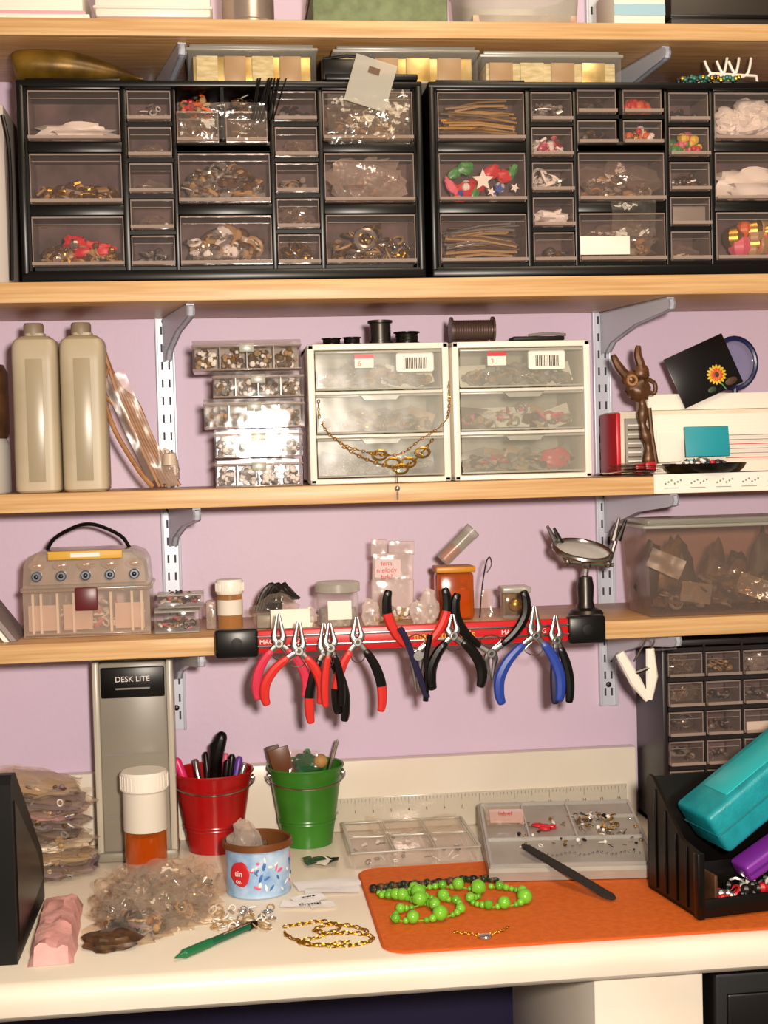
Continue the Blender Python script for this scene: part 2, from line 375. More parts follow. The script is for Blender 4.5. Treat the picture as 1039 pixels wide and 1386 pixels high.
for i in range(16):
    x=-150+i*1.8+rnd.uniform(-2,2); o.tube([(x,-224+rnd.uniform(-1.5,1.5),1672),(x+rnd.uniform(8,18),-226+rnd.uniform(-1.5,1.5),1722)],.9,BLACK,5)
o.end()
o=Ob('protruding_zip_bag')
o.sheet((-6,-224,1674),100,60,BAG,14,6,3,xy=False,fr=.05);o.sheet((10,-223,1690),70,40,BAG,12,5,9,xy=False,fr=.06)
o.sheet((0,-222,1668),60,36,BAG,12,5,19,xy=False,fr=.06);o.end()
o=Ob('protruding_zip_bag')
o.sheet((-184,-228,1670),104,44,BAG,12,5,13,xy=False,fr=.05);o.end()
o=Ob('protruding_zip_bag')
o.sheet((325,-223,1550),56,44,BAG,12,6,23,xy=False,fr=.05);o.end()
o=Ob('hanging_price_tag')
T=TR(-4,-232,1714,0,0,.3)
o.box(-26,26,-.5,.5,-28,30,clear('tag_film','#efece4','#cfcac0',.35,.3),0,T); o.box(-7,7,-1,-.6,12,20,BR,0,T); o.end()
o=Ob('black_tray_clip')
o.box(-62,5,-219,-206,1722,1748,BLACK,3); o.box(-58,56,-222,-207,1721.2,1729,BLACK,2); o.tube([(-60,-216,1748),(-30,-216,1752),(4,-216,1748)],2,BLACK); o.end()
o=Ob('gold_fabric_pouch')
vs=cr([(-434,-180,1744),(-425,-180,1745),(-400,-180,1744),(-360,-180,1742),(-320,-180,1737),(-295,-180,1734),(-280,-180,1732)],5)
n=len(vs); o.tube(vs,10,OLIVE,18,rs=[max(1.5,22*math.sin(math.pi*min(1,(i/(n-1))*.8+.2))**.6*(1-.92*max(0,(i/(n-1)-.45)/.55)**1.2)) for i in range(n)],flat=1.6)
o.end()
BOXG=mat('gold_findings','#b8922e',.35,.5,col2='#e6d190',scale=30)
CARDS=mat('cream_cards','#ddd0a4',.6,col2='#bfae74',scale=60,stretch=(1,1,4))
for nm,x0,x1,h in (('clear_lidded_box',-224,-68,48),('clear_lidded_box',-44,134,47),('clear_lidded_box',140,318,42)):
    o=Ob(nm); y0,y1=-203,-60; z=1721.6
    o.box(x0+6,x1-6,y0+6,y1-6,z+2,z+h-14,BOXG if x0!=140 else CARDS,1)
    for k in range(4):
        xa=x0+10+k*(x1-x0-20)/4; o.box(xa,xa+(x1-x0)/6,y0+3,y0+5,z+3,z+h-14,rnd.choice([CARDS,BOXG,CARDS,TN]),.4)
    o.quad((x0,y0,z),(x1,y0,z),(x1,y0,z+h-8),(x0,y0,z+h-8),CLR)
    for x in (x0,x1): o.quad((x,y0,z),(x,y1,z),(x,y1,z+h-8),(x,y0,z+h-8),CLR)
    o.box(x0-3,x1+3,y0-3,y1,z+h-9,z+h-5,FROST,1.5); o.box(x0+2,x1-2,y0+1,y1,z+h-5,z+h,FROST,2)
    o.box(x0-1,x1+1,y0-1.5,y1,z,z+3,FROST,1)
    o.end()
o=Ob('white_wire_hooks')
for x in (446,462,478):
    o.tube(cr([(x-14,-190,1756),(x-10,-190,1746),(x-4,-190,1738),(x+4,-190,1736),(x+12,-190,1742),(x+16,-190,1760)],5),1.8,WHITE)
o.tube([(425,-190,1724),(440,-190,1740),(500,-190,1737)],1.8,WHITE); o.tube([(500,-190,1738),(505,-185,1723.5)],1.8,WHITE); o.end()
o=Ob('teal_bead_strand')
for i in range(60):
    t=i/59; o.ball((392+76*t,-206+8*math.sin(i*2.1),1725+4*abs(math.sin(i*1.3))),3.2,rnd.choice([mat('teal_bead','#2a6e62',.3),GLD,mat('teal_bead','#2a6e62'),DK]),8,5)
o.end()
o=Ob('magazine_file')
o.box(-500,-446,-205,-40,1480.5,1695,mat('file_card','#b8aba3',.6),2); o.tube(cr([(-442,-214,1483.5),(-440,-214,1560),(-440,-214,1640),(-446,-214,1680)],5),2.6,BLACK); o.box(-470,-466,-207,-205,1490,1690,BLACK2); o.end()
# top shelf things
o=Ob('stack_of_white_cards');o.box(-460,-340,-205,-60,1794.5,1803,PAPER,1);o.box(-455,-345,-203,-60,1803,1807,mat('pink_paper','#e3a3b4',.7),.5);o.box(-458,-348,-204,-60,1807,1850,PAPER,1);o.end()
o=Ob('white_plastic_basket')
o.box(-330,-198,-200,-60,1794.5,1800,P_,2);o.box(-334,-194,-204,-58,1800,1860,WHITE,5);o.box(-336,-192,-206,-56,1810,1814,WHITE,2);o.end()
o=Ob('metal_canister');o.lathe([(0,0),(32,0),(34,2),(34,8),(32.5,10),(32.5,60),(34,62),(34,66),(0,66)],(-148,-165,1794.5),mat('canister_metal','#c3b0a4',.25,.7));o.end()
o=Ob('green_stone_box');o.box(-70,98,-205,-70,1794.5,1860,mat('green_stone','#7d8a62',.6,col2='#67734e',scale=60,bump=.3),3);o.box(-72,100,-207,-68,1836,1842,OLIVE,1);o.end()
o=Ob('clear_tub')
o.box(132,266,-190,-80,1796,1812,mat('tub_contents','#b5847a',.6,col2='#d8c4a8',scale=40),2); o.lathe([(70,0),(74,3),(79,70),(82,72)],(199,-126,1794.6),FROST,40,sq=.55);o.end()
o=Ob('white_blue_carton');o.box(310,376,-205,-120,1794.5,1850,PAPER,1);o.box(310,376,-206,-205.2,1808,1822,mat('carton_blue','#9fc4d8',.6));o.end()
o=Ob('dark_storage_case');o.box(385,560,-200,-60,1794.5,1850,mat('dark_case','#2c231c',.5),4);o.box(384,561,-203,-60,1806,1811,BLACK,1);o.end()
# ------------------------------------------------------------------ tier 2
def jug(cx):
    o=Ob('beige_squeeze_bottle')
    prof=[(0,0),(24,0),(27.5,3),(28,10),(28,160),(27.5,180),(25,187),(18,192),(12,193),(12,196)]
    o.lathe(prof,(cx,-168,1226.5),BEIGE,40,sq=.36)
    o.lathe([(12,193),(12.5,195),(12.5,206),(11,209),(0,209)],(cx-2,-168,1226.5),mat('bottle_cap','#8f7d68',.5),24)
    o.box(cx-10,cx+10,-196.8,-196,1240,1390,mat('bottle_window','#a0927a',.3),.3)
    o.end()
jug(-422);jug(-364.5)
o=Ob('brown_jar')
o.lathe([(0,0),(30,0),(32,3),(32,60),(28,68)],(-492,-150,1226.5),GREY,28); o.lathe([(28,68),(30,70),(32,75),(32,150),(27,160),(0,162)],(-492,-150,1226.5),BROWN,28);o.end()
o=Ob('bagged_wooden_skewers')
for i in range(7):
    o.tube(cr([(-338+i*2.5,-175+i*3,1398-i*9),(-322+i*3,-172+i*3,1340),(-300+i*3,-170+i*3,1285),(-276+i*4,-172+i*3,1229.5)],4),2.8,TAN,6)
o.tube(cr([(-334,-178,1378),(-342,-178,1350),(-325,-180,1330)],4),2.4,TAN)
o.tube(cr([(-342,-178,1345),(-328,-180,1300),(-300,-180,1250),(-284,-178,1230)],4),3,TAN)
o.sheet((0,0,0),30,140,clear('skewer_bag','#f6ece0','#e6d4c2',.1,.25,bump=.6,bscale=25,gl=.02),12,7,3,T=TR(-302,-182,1306,0,math.pi/2,-.4))
o.ball((-264,-170,1252),(14,13,24),BAG2,14,9,.5,.06,2,floor=1227)
o.lathe([(0,0),(9,0),(8,14),(0,16)],(-262,-184,1256),mat('bead_shell','#c8b39e',.4))
o.end()
o=Ob('stacked_bead_boxes')
z=1226.5
for li,(x0,x1,h,ms) in enumerate(((-206,-98,36,[SIL,W_]),(-206,-97,36,[SIL,W_]),(-218,-94,37,[GLD,SIL,TN,BR]),(-206,-94,33,[SIL,GLD,W_]),(-230,-96,38,[GLD,BR,W_,TN]))):
    y0,y1=-196,-116
    o.box(x0,x1,y0,y1,z,z+2,LIP,.5); o.box(x0-1,x1+1,y0-1,y1,z+h-9,z+h-6.5,LIP,.6)
    o.quad((x0,y0,z),(x1,y0,z),(x1,y0,z+h-1),(x0,y0,z+h-1),CLR)
    o.quad((x0,y0,z+h-1),(x1,y0,z+h-1),(x1,y1,z+h-1),(x0,y1,z+h-1),CLR)
    for x in (x0,x1): o.quad((x,y0,z),(x,y1,z),(x,y1,z+h-1),(x,y0,z+h-1),CLR)
    o.box(x0+2,x1-2,y1-34,y1-32,z+2,z+h-3,mat('box_back','#8f8070',.5) if li>1 else mat('gleam_back','#e0e4f0',.4,.3))  # two lowest boxes: silvery gleam painted as a pale backing
    n=4
    for k in range(1,n): 
        xx=x0+(x1-x0)*k/n; o.box(xx-.6,xx+.6,y0+.5,y1-34,z+2,z+h-9,LIP)
    for k in range(n):
        xa=x0+(x1-x0)*k/n; bits(o,xa+1,xa+(x1-x0)/n-1,y0+2,y0+40,z+2,z+h*.75,ms,46,7,'bead')
    o.box((x0+x1)/2-9,(x0+x1)/2+9,y0-3,y0-1,z+h-16,z+h-5,FROST,1)
    z+=h+.8
o.end()
def tower(x0,x1,lab):
    o=Ob('three_drawer_organizer'); y0,y1=-190,-40; Z=1226.5; H=176; w=9
    o.box(x0,x0+w,y0,y1,Z,Z+H,WHITE,2);o.box(x1-w,x1,y0,y1,Z,Z+H,WHITE,2)
    o.box(x0,x1,y0,y1,Z,Z+7,WHITE,2);o.box(x0,x1,y0,y1,Z+H-8,Z+H,WHITE,2)
    o.box(x0+4,x1-4,y1,y1+2,Z+3,Z+H-3,mat('tower_back','#b8b4a6',.6))
    for i in range(3):
        za=Z+8+i*54.5; zb=za+50
        if i: o.box(x0+w,x1-w,y0+2,y1,za-4.5,za-.5,WHITE,.8)
        yf=y0-3
        o.box(x0+w+.5,x1-w-.5,yf,yf+2.5,za+.5,za+3,FROST,1); o.box(x0+w+.5,x1-w-.5,yf-1,yf+2.5,zb-4,zb-.5,FROST,1)
        o.quad((x0+w+1,yf+1,za+3),(x1-w-1,yf+1,za+3),(x1-w-1,yf+1,zb-4),(x0+w+1,yf+1,zb-4),FROST2)
        xm=(x0+x1)/2; P=[(xm-26,zb-1),(xm+26,zb-1),(xm+20,zb-8),(xm-20,zb-8)]
        if i<2: o.prism(P,yf-8,yf-6,FROST); o.box(xm-26,xm+26,yf-8,yf,zb-2.5,zb-1,FROST)
        cols={0:[GY,SIL,BR,DK,SIL],1:[TN,GY,GLD,SIL],2:[GY,TN,SIL]}[i]
        if lab==3 and i==0: cols=[GY,SIL,DK,R_,GY,TN]
        if lab==3 and i==1: cols=[TN,GY,W_,BR,P_]
        for q in range(5): o.box(-18,18,-1,1,-13,13,rnd.choice(cols+[PAPER]),.5,TR(x0+w+24+q*28,y0+40,za+18,rnd.uniform(-.3,.3),0,rnd.uniform(-.5,.5)))
        bits(o,x0+w+5,x1-w-5,y0+6,y0+50,za+3,za+30,cols,90,17,'mixed')
        if lab==3 and i==0: o.ball((xm+45,y0+20,za+18),(20,8,13),R_,14,9,.4,.06,3)
        if lab==6 and i==0: bits(o,x0+w+4,x0+70,y0+2,y0+8,za+2,za+34,[SIL],120,3.6,'bead')
        if i==2:
            a=x0+w+ (50 if lab==6 else 36)
            o.box(a,a+24,yf-.4,yf+.6,zb-22,zb-5,PAPER,.2);o.box(a,a+24,yf-.9,yf-.4,zb-10,zb-5,R_);o.text(str(lab),9,(a+6,yf-.8,zb-19.5),O_,ext=.1)
            b=a+52; o.box(b,b+48,yf-.5,yf+.6,zb-28,zb-4,PAPER,3)
            for k in range(14): o.box(b+10+k*2.2,b+10+k*2.2+rnd.uniform(.5,1.4),yf-.8,yf-.5,zb-24,zb-10,BLACK2)
    o.end()
tower(-88,91,6);tower(95,274,3)
o=Ob('gold_pendant_necklace')
def chain(o,P,m,r=1.5,step=3.2,closed=False):
    P=cr(P,14,closed); acc=0;k=0
    for a,b in zip(P,P[1:]):
        acc+=(b-a).length
        if acc>=step:
            acc=0;k+=1; d=(b-a).normalized(); q=d.to_track_quat('X','Z').to_matrix().to_4x4()
            T=Matrix.Translation(b)@q@Matrix.Rotation(math.pi/2*(k%2),4,'X')
            o.tube([(step*.75*math.cos(t*.785),r*.75*math.sin(t*.785),0) for t in range(8)],r*.28,m,4,True,T=T)
chain(o,[(-76,-205,1335),(-74,-205,1305),(-55,-206,1282),(-25,-208,1268),(20,-208,1262),(50,-207,1280),(84,-205,1305),(88,-205,1350)],GLD,1.8)
chain(o,[(-50,-206,1276),(-20,-209,1258),(15,-212,1247),(40,-210,1253),(66,-206,1280)],GLD,2.2)
for c in ((-2,1262),(14,1252),(34,1252),(24,1244),(52,1264)): o.tube([(c[0]+9*math.cos(a*.52),-211,c[1]+6*math.sin(a*.52)) for a in range(12)],1.4,GLD,5,True)
o.tube([(17,-224,1246),(17,-226,1226)],.6,GLD,4); o.ball((17,-226,1220),(3.5,2.5,3.5),SIL); o.tube([(17,-226,1216),(17,-226,1206)],1.2,SIL,5); o.end()
TOP=1403
def spool(nm,cx,cy,r,h,flat=False):
    o=Ob(nm); p=[(0,0),(r,0),(r,h*.1),(r*.85,h*.12)]+[(r*(.84+.02*(i%2)),h*(.12+.76*i/12)) for i in range(13)]+[(r*.85,h*.88),(r,h*.9),(r,h),(r*.4,h),(r*.38,h*.8),(0,h*.8)]
    o.lathe(p,(cx,cy,TOP+.3),BLACK if not flat else DKMETAL); o.end()
spool('wire_spool',8,-160,16,30,True);spool('wire_spool',42,-160,17,15);spool('thread_spool',-55,-165,13,8);spool('thread_spool',-29,-165,12,9)
o=Ob('bead_wire_spool')
T=TR(100,-150,TOP+17.5,0,0,math.pi/2)
o.lathe([(0,0),(17,0),(17,3),(13,3.5)]+[(12.6+.5*(i%2),4+i*1.6) for i in range(31)]+[(13,54),(17,54.5),(17,57.5),(0,57.5)],(0,0,0),mat('spool_wire','#5d4a44',.4,.5),24,T=T);o.end()
o=Ob('flat_scissors_case');o.box(176,244,-180,-150,TOP+.3,TOP+6,BLACK2,2);o.tube(cr([(200,-165,TOP+8),(225,-165,TOP+10),(250,-160,TOP+8.5)],4),2,GY);o.end()
o=Ob('sticky_note_bags')
for i in range(6): o.sheet((312+i*9,-192+i*6,1229+i*2.8),76,44,(PAPER if i==1 else BAG2 if i%2 else mat('dark_bag','#3a2c2a',.4)),8,2.4,i)
o.end()
o=Ob('brown_carved_figurine')
T=TR(356,-165,1248,0,0,-.1)
o.box(-7,7,-7,7,-18,-4,R_,2,T); o.box(-20,-9,-6,5,-18,-5,R_,2,T)
o.tube(cr([(0,0,-6),(2,0,20),(-2,0,45),(1,0,70),(-2,0,88)],5),6,BRONZE,10,rs=[6+1.6*math.sin(i*1.1) for i in range(21)],flat=.8,T=T)
o.tube([(10,0,-8),(8,0,30),(9,0,66)],3,BRONZE,8,T=T)
o.ball((-3,0,92),(17,10,16),BRONZE,16,10,.35,.06,2,T=T)
o.ball((-12,0,106),(11,8,11),BRONZE,12,8,.3,.06,5,T=T); o.ball((4,0,112),(11,8,12),BRONZE,12,8,.3,.06,7,T=T)
rs=[7,7,6.6,6.4,6,6,5.8,5.6,5.4,5,4.6,4,3]
o.tube(cr([(-10,0,104),(-20,0,116),(-27,0,128),(-31,0,140)],4),4,BRONZE,8,rs=rs,T=T)
o.tube(cr([(3,0,112),(4,0,124),(2,0,136),(4,0,148)],4),4,BRONZE,8,rs=rs,T=T)
o.tube([(-12+6*math.cos(a*.52),-8,104+6*math.sin(a*.52)) for a in range(12)],2,TAN,6,True,T=T)
o.tube(cr([(8,0,88),(18,0,84),(20,0,96),(10,0,104)],4),3,BRONZE,T=T)
o.end()
o=Ob('white_index_card_box')
o.box(330,560,-120,-40,1226.5,1312,mat('card_box','#dccfb8',.6,col2='#e8dfcd',scale=20),2); o.box(326,332,-122,-40,1228,1310,R_,1)
for i in range(7): o.box(362+i*3,552,-128-i*1.5,-127-i*1.5,1228,1306-i*4,PAPER,.2)
o.box(336,360,-130,-126,1238,1302,mat('card_grey','#9a948c',.6),.5)
for i in range(9): o.box(339,357,-130.8,-130,1244+i*6,1246+i*6,BR if i%2 else PAPER)
for i in range(6): o.box(470,540,-140.4,-139.2,1246+i*6,1247+i*6,R_ if i%3==0 else GY)
o.box(372,560,-112,-60,1312.5,1334,PAPER,1); o.end()
o=Ob('teal_card');o.box(-30,30,-1,1,-20,20,mat('teal_card','#1a95a5',.5),.5,TR(438,-158,1269,0,-.15,0));o.end()
o=Ob('flower_photo_card')
T=TR(449,-117,1364,0,-.05,-.40)
o.box(-44,44,-1,1,-36,36,mat('photo_black','#0f0c0b',.25),.4,T)
for ring,(rr_,n_,sz) in enumerate(((9.5,16,(4.2,.6,2)),(6,12,(3.5,.8,2)))):
    for k in range(n_):
        a=k*2*math.pi/n_+ring*.2; o.ball((0,0,0),sz,YEL if ring==0 else O_,8,5,T=T@TR(14+rr_*math.cos(a),-1.6-ring*.5,-12+rr_*math.sin(a),0,0,-a))
o.ball((14,-2,-12),(4,1,4),BROWN,10,6,T=T);o.tube([(14,-1.4,-21),(18,-1.4,-35)],1,G_,5,T=T);o.ball((29,-1.4,-28),(9,.6,5),BROWN,8,5,T=T);o.ball((0,-1.4,-28),(6,.6,4),mat('leaf_dark','#28402a',.5),8,5,T=T)
o.end()
o=Ob('round_magnifier_lens')
o.tube([(503+30*math.cos(a*.2618),-90,1375+34*math.sin(a*.2618)) for a in range(24)],3.8,mat('lens_rim','#1c2250',.3),8,True)
o.ball((503,-90,1375),(28,3,32),clear('lens_glass','#dfe3f2','#b9b2d6',.25,.05),24,10);o.tube([(503,-90,1341),(503,-90,1334.5)],4,NAVY);o.end()
o=Ob('black_oval_dish')
o.lathe([(0,2),(44,2),(50,7),(54,14),(51,14),(46,8),(0,5)],(425,-182,1226.6),BLACK,32)
bits(o,396,456,-200,-165,1234,1246,[TEAL,W_,R_,DK,SIL],40,11,'mixed');o.end()
o=Ob('shelf_edge_sticker_strip')
o.box(345,560,-221.4,-220.4,1204,1228,PAPER)
for k in range(6): 
    for j in range(6): o.lathe([(0,0),(1.3,0),(1.3,.3),(0,.3)],(0,0,0),GY,8,T=TR(360+k*34+j*4,-221.4,1218+2*((j*7)%3-1),0,math.pi/2))
    o.box(358+k*34,378+k*34,-221.7,-221.4,1210,1210.8,GY)
o.end()
# ------------------------------------------------------------------ tier 3
Z4=1044.5
TRAY=clear('craft_case_plastic','#efe0d4','#d6c3b2',.26,.2,bump=.3,bscale=20)
o=Ob('craft_carry_case')
x0,x1,yf=-449,-293,-167
o.box(x0,x1,yf,yf+95,Z4,Z4+5,TRAY,1.5)
o.quad((x0,yf,Z4),(x1,yf,Z4),(x1,yf,Z4+60),(x0,yf,Z4+60),TRAY)
for x in (x0,x1): o.quad((x,yf,Z4),(x,yf+95,Z4),(x,yf+95,Z4+60),(x,yf,Z4+60),TRAY)
o.box(x0-3,x1+3,yf-3,yf+96,Z4+57,Z4+63,TRAY,2)
P=[(x0,Z4+62),(x0+2,Z4+92),(x0+8,Z4+102),(x0+22,Z4+108),(x1-22,Z4+108),(x1-8,Z4+102),(x1-2,Z4+92),(x1,Z4+62)]
o.prism(P,yf+2,yf+92,TRAY)
P=[(x0+6,Z4+64),(x0+8,Z4+88),(x0+24,Z4+102),(x1-24,Z4+102),(x1-8,Z4+88),(x1-6,Z4+64)]
o.prism(P,yf+30,yf+85,mat('case_inner','#a89a92',.5,col2='#8d8078',scale=40))
o.box(x0+32,x1-32,yf-2,yf+4,Z4+97,Z4+108,mat('amber_label','#d9a83c',.5),1.5);o.box(x0+60,x1-60,yf-2.4,yf-1.9,Z4+100,Z4+105,W_)
for k in range(5):
    xx=x0+18+k*(x1-x0-36)/4
    o.lathe([(6.4,0),(6.4,4),(5,6),(0,6)],(0,0,0),mat('knob_blue','#6a7482',.3,.5),16,T=TR(xx,yf+1,Z4+77,0,math.pi/2)); o.ball((xx,yf-6,Z4+77),(3,2,3),DKMETAL)
    o.ball((xx,yf+5,Z4+90),(11,4,6),TRAY,12,8)
o.box(-385,-357,yf-6,yf,Z4+33,Z4+62,mat('latch_maroon','#5c1a1e',.35),2)
for x in (x0+20,x0+40,x1-50,x1-24,x0+60,x0+10,x1-12): o.box(x,x+3,yf+3,yf+80,Z4+5,Z4+55,PAPER)
for x in (x0+5,x0+48,x1-44): o.box(x,x+36,yf+8,yf+10,Z4+8,Z4+40,clear('case_divider','#f3dcd2','#f2ddd2',.5,.3))
bits(o,x0+6,x1-6,yf+6,yf+70,Z4+4,Z4+46,[W_,TN,SIL,W_,P_,W_],110,14,'mixed')
o.tube(cr([(x0+26,yf+45,Z4+107),(x0+36,yf+45,Z4+122),(x0+60,yf+45,Z4+135),((x0+x1)/2,yf+45,Z4+139),(x1-60,yf+45,Z4+135),(x1-36,yf+45,Z4+122),(x1-26,yf+45,Z4+107)],6),2.4,BLACK)
o.end()
o=Ob('leaning_grey_folder')
o.prism([(-462,Z4),(-455,Z4),(-500,Z4+62),(-507,Z4+60)],-190,-100,mat('folder_grey','#8d7f80',.6));o.prism([(-470,Z4),(-464,Z4),(-508,Z4+60),(-514,Z4+58)],-192,-100,PAPER);o.end()
o=Ob('small_clear_hinged_box')
for (x0,x1,z0,z1,y0) in ((-288,-232,Z4,Z4+30,-172),(-284,-226,Z4+31,Z4+50,-165)):
    o.box(x0,x1,y0,y0+2,z0,z1,CLR,.5);o.box(x0,x1,y0,y0+50,z0,z0+2,FROST,.5);o.box(x0,x1,y0-1,y0+50,z1-4,z1-2,FROST,.5);o.box(x0,x0+1,y0,y0+50,z0,z1,CLR);o.box(x1-1,x1,y0,y0+50,z0,z1,CLR)
    bits(o,x0+2,x1-2,y0+3,y0+40,z0+2,z0+20,[BR,DK,W_,TN,SIL,P_],60,10,'mixed')
o.end()
o=Ob('bead_vial_box');o.box(-224,-211,-150,-120,Z4,Z4+36,BAG2,3);bits(o,-223,-212,-148,-122,Z4+2,Z4+26,[TN,GY],16,6,'bead');o.end()
def pill(nm,cx,cy,z,r,h,cf=.18,lab=(.42,.8),fill=.5,am=AMBER,li=AMBERS):
    o=Ob(nm); cz=h*cf
    o.lathe([(0,0),(r*.9,0),(r*.93,2),(r*.93,h-cz),(r*.8,h-cz+1)],(cx,cy,z),am,32)
    o.lathe([(0,1.5),(r*.88,1.5),(r*.88,h*fill*.8),(0,h*fill*.8)],(cx,cy,z),li,28)
    p=[(r*.98,h-cz-2),(r*1.05,h-cz),(r*1.05,h-3),(r*.97,h),(0,h)]
    o.lathe(p,(cx,cy,z),WHITE,36)
    for k in range(36):
        a=k*2*math.pi/36; o.box(-.5,.5,-.4,.4,h-cz+2,h-4,WHITE,0,T=TR(cx+r*1.05*math.cos(a),cy+r*1.05*math.sin(a),z,a))
    n=22; vs=[];fs=[]
    for k in range(n+1):
        a=math.pi*(1.02+.96*k/n)
        for q in (h*lab[0],h*lab[1]): vs.append((cx+r*.965*math.cos(a),cy+r*.965*math.sin(a),z+q))
    for k in range(n): fs.append((2*k,2*k+2,2*k+3,2*k+1))
    o.put(vs,fs,mat('label_paper','#ddd4c6',.7))
    o.end()
pill('pill_bottle',-193,-150,Z4,17,64,.26,(.3,.6),.45,clear('pale_amber','#e8b878','#c99a60',.35,.2),TN)
o=Ob('bagged_black_wire')
for k in range(9):
    o.tube(cr([(-160+k*4,-150+k*2,Z4+22),(-148+k*3,-152,Z4+50+k%3*3),(-132+k*2,-150,Z4+52-k%3*3),(-112+k,-148,Z4+36)],4),2.2,DKMETAL,6)
o.ball((-137,-150,Z4+20),(28,22,22),BAG,16,10,.5,.06,5,floor=Z4); o.sheet((-118,-178,Z4+14),50,24,PAPER,6,3,2,T=None,xy=False); o.box(-160,-112,-160,-135,Z4,Z4+18,GY,3);o.end()
o=Ob('lidded_glass_jar')
o.lathe([(0,0),(25,0),(27,3),(27,38),(25,42),(24,44)],(-55,-150,Z4),CLR,32)
o.lathe([(0,1),(24,1),(24,22),(0,25)],(-55,-150,Z4),mat('jar_beads','#b9b2a6',.4,col2='#8c8274',scale=150),24)
o.lathe([(27,43),(29,44),(29,54),(27,56),(24,54.5),(0,54.5)],(-55,-150,Z4),FROST,36)
o.box(-70,-40,-179,-178,Z4+10,Z4+34,PAPER); o.end()
o=Ob('zip_bag_with_writing')
T=TR(20,-125,Z4+55,0,.08,.03)
ZB=clear('pale_bag','#f6eeea','#f2e6e2',.3,.2,bump=.8,bscale=40,edge=.4)
o.box(-28,28,-4,4,-54,0,ZB,3,T); o.box(-27,27,-1.5,1.5,-2,34,ZB,1,T); o.box(-29,-8,-2,2,30,52,ZB,.5,T); o.box(-6,28,-2,2,32,50,ZB,.5,T)
o.box(-24,10,-2.4,-1.6,2,26,clear('bag_label','#f3d9d9','#f4e2de',.6,.5),0,T)
for i,t in enumerate(('lena','melody','brk?')):
    o.text(t,9,(12,-129.5,Z4+73-i*9),R_,ext=.1)
bits(o,-4,44,-150,-132,Z4,Z4+24,[TN,W_,GY],30,9,'bead')
o.end()
o=Ob('amber_square_bottle')
o.box(76,124,-150,-112,Z4,Z4+62,AMBER,5); o.box(80,120,-146,-116,Z4+2,Z4+40,AMBERS,4); o.box(74,126,-152,-110,Z4+62,Z4+70,mat('amber_cap','#c8841c',.4),2); o.end()
o=Ob('clear_bead_tube')
T=TR(92,-135,Z4+84,0,0,.82)
o.lathe([(0,0),(9.5,0),(10,2),(10,50),(11,51),(11,58),(0,58)],(0,0,-10),FROST2,20,T=T);o.lathe([(0,2),(8,2),(8,26),(0,26)],(0,0,-10),O_,16,T=T);o.end()
o=Ob('wire_earring');o.tube(cr([(132,-140,Z4+1),(136,-140,Z4+40),(142,-140,Z4+72),(147,-140,Z4+80),(149,-140,Z4+70),(143,-140,Z4+60)],5),.9,DKMETAL,5);o.box(134,150,-142,-138,Z4,Z4+38,BAG,2);o.end()
o=Ob('white_bead_sacks')
for i,(x,h) in enumerate(((60,44),(48,30),(-14,34),(-96,26))): o.ball((x,-172+i*2,Z4+h*.45),(13,9,h*.55),ZB,14,9,.4,.06,i,floor=Z4); bits(o,x-10,x+10,-176,-162,Z4,Z4+h*.7,[W_,SIL,TN],20,6,'bead')
o.end()
o=Ob('small_square_jar')
o.box(160,194,-165,-135,Z4,Z4+34,CLR,3);o.box(158,196,-167,-133,Z4+34,Z4+42,FROST,2);o.ball((177,-155,Z4+18),(9,6,9),GLD,12,8);o.box(163,191,-140,-138,Z4+3,Z4+32,OLIVE);o.end()
o=Ob('helping_hands_magnifier')
c=(268,-165)
o.lathe([(0,0),(22,0),(23,4),(20,9),(12,12),(10,20),(11,40),(9,52),(0,54)],(c[0],c[1],Z4),DKMETAL,24)
o.tube([(c[0],c[1],Z4+50),(c[0]+2,c[1],Z4+66)],4,METAL); o.ball((c[0]+2,c[1],Z4+68),7,METAL)
o.tube([(c[0]-26,c[1],Z4+72),(c[0]+38,c[1],Z4+66)],2.6,METAL); o.ball((c[0]+30,c[1],Z4+68),6,METAL);o.ball((c[0]-24,c[1],Z4+72),5,METAL)
T=TR(c[0]-8,c[1]-20,Z4+88,0,.3,.12)
o.tube([(37*math.cos(a*.2244),37*math.sin(a*.2244),0) for a in range(28)],3.6,METAL,8,True,T=T)
o.ball((0,0,0),(35,35,3),clear('magnifier_glass','#eef0ee','#ffffff',.12,.03),24,10,T=T)
o.tube([(c[0]-6,c[1]-8,Z4+82),(c[0]+2,c[1],Z4+68)],3,METAL)
for (a,b) in (((c[0]-24,Z4+72),(c[0]-44,Z4+120)),((c[0]+32,Z4+68),(c[0]+52,Z4+128))):
    m_=((a[0]+b[0])/2,(a[1]+b[1])/2)
    o.tube([(a[0],c[1],a[1]),(m_[0],c[1],m_[1])],3,METAL); 
    o.tube([(m_[0]-3,c[1],m_[1]),(b[0]-5,c[1],b[1])],3,METAL,rs=[4.5,1.8]); o.tube([(m_[0]+3,c[1],m_[1]),(b[0]+4,c[1],b[1]-3)],3,DKMETAL,rs=[4.5,1.8])
o.end()
o=Ob('clear_storage_tub')
TUB=clear('tub_plastic','#e6d8cc','#b5a298',.12,.15,bump=.6,bscale=10)
x0,x1,y0,y1=337,580,-208,-104; z0=Z4; z1=Z4+118
o.quad((x0+8,y0+6,z0+1),(x1,y0+6,z0+1),(x1,y0,z1),(x0,y0,z1),TUB); o.quad((x0+8,y0+6,z0+1),(x0+8,y1,z0+1),(x0,y1,z1),(x0,y0,z1),TUB)
o.quad((x1,y0+6,z0+1),(x1,y1,z0+1),(x1,y1,z1),(x1,y0,z1),TUB); o.box(x0+8,x1,y0+6,y1,z0,z0+3,TUB); o.quad((x0+8,y1,z0+1),(x1,y1,z0+1),(x1,y1,z1),(x0,y1,z1),TUB)
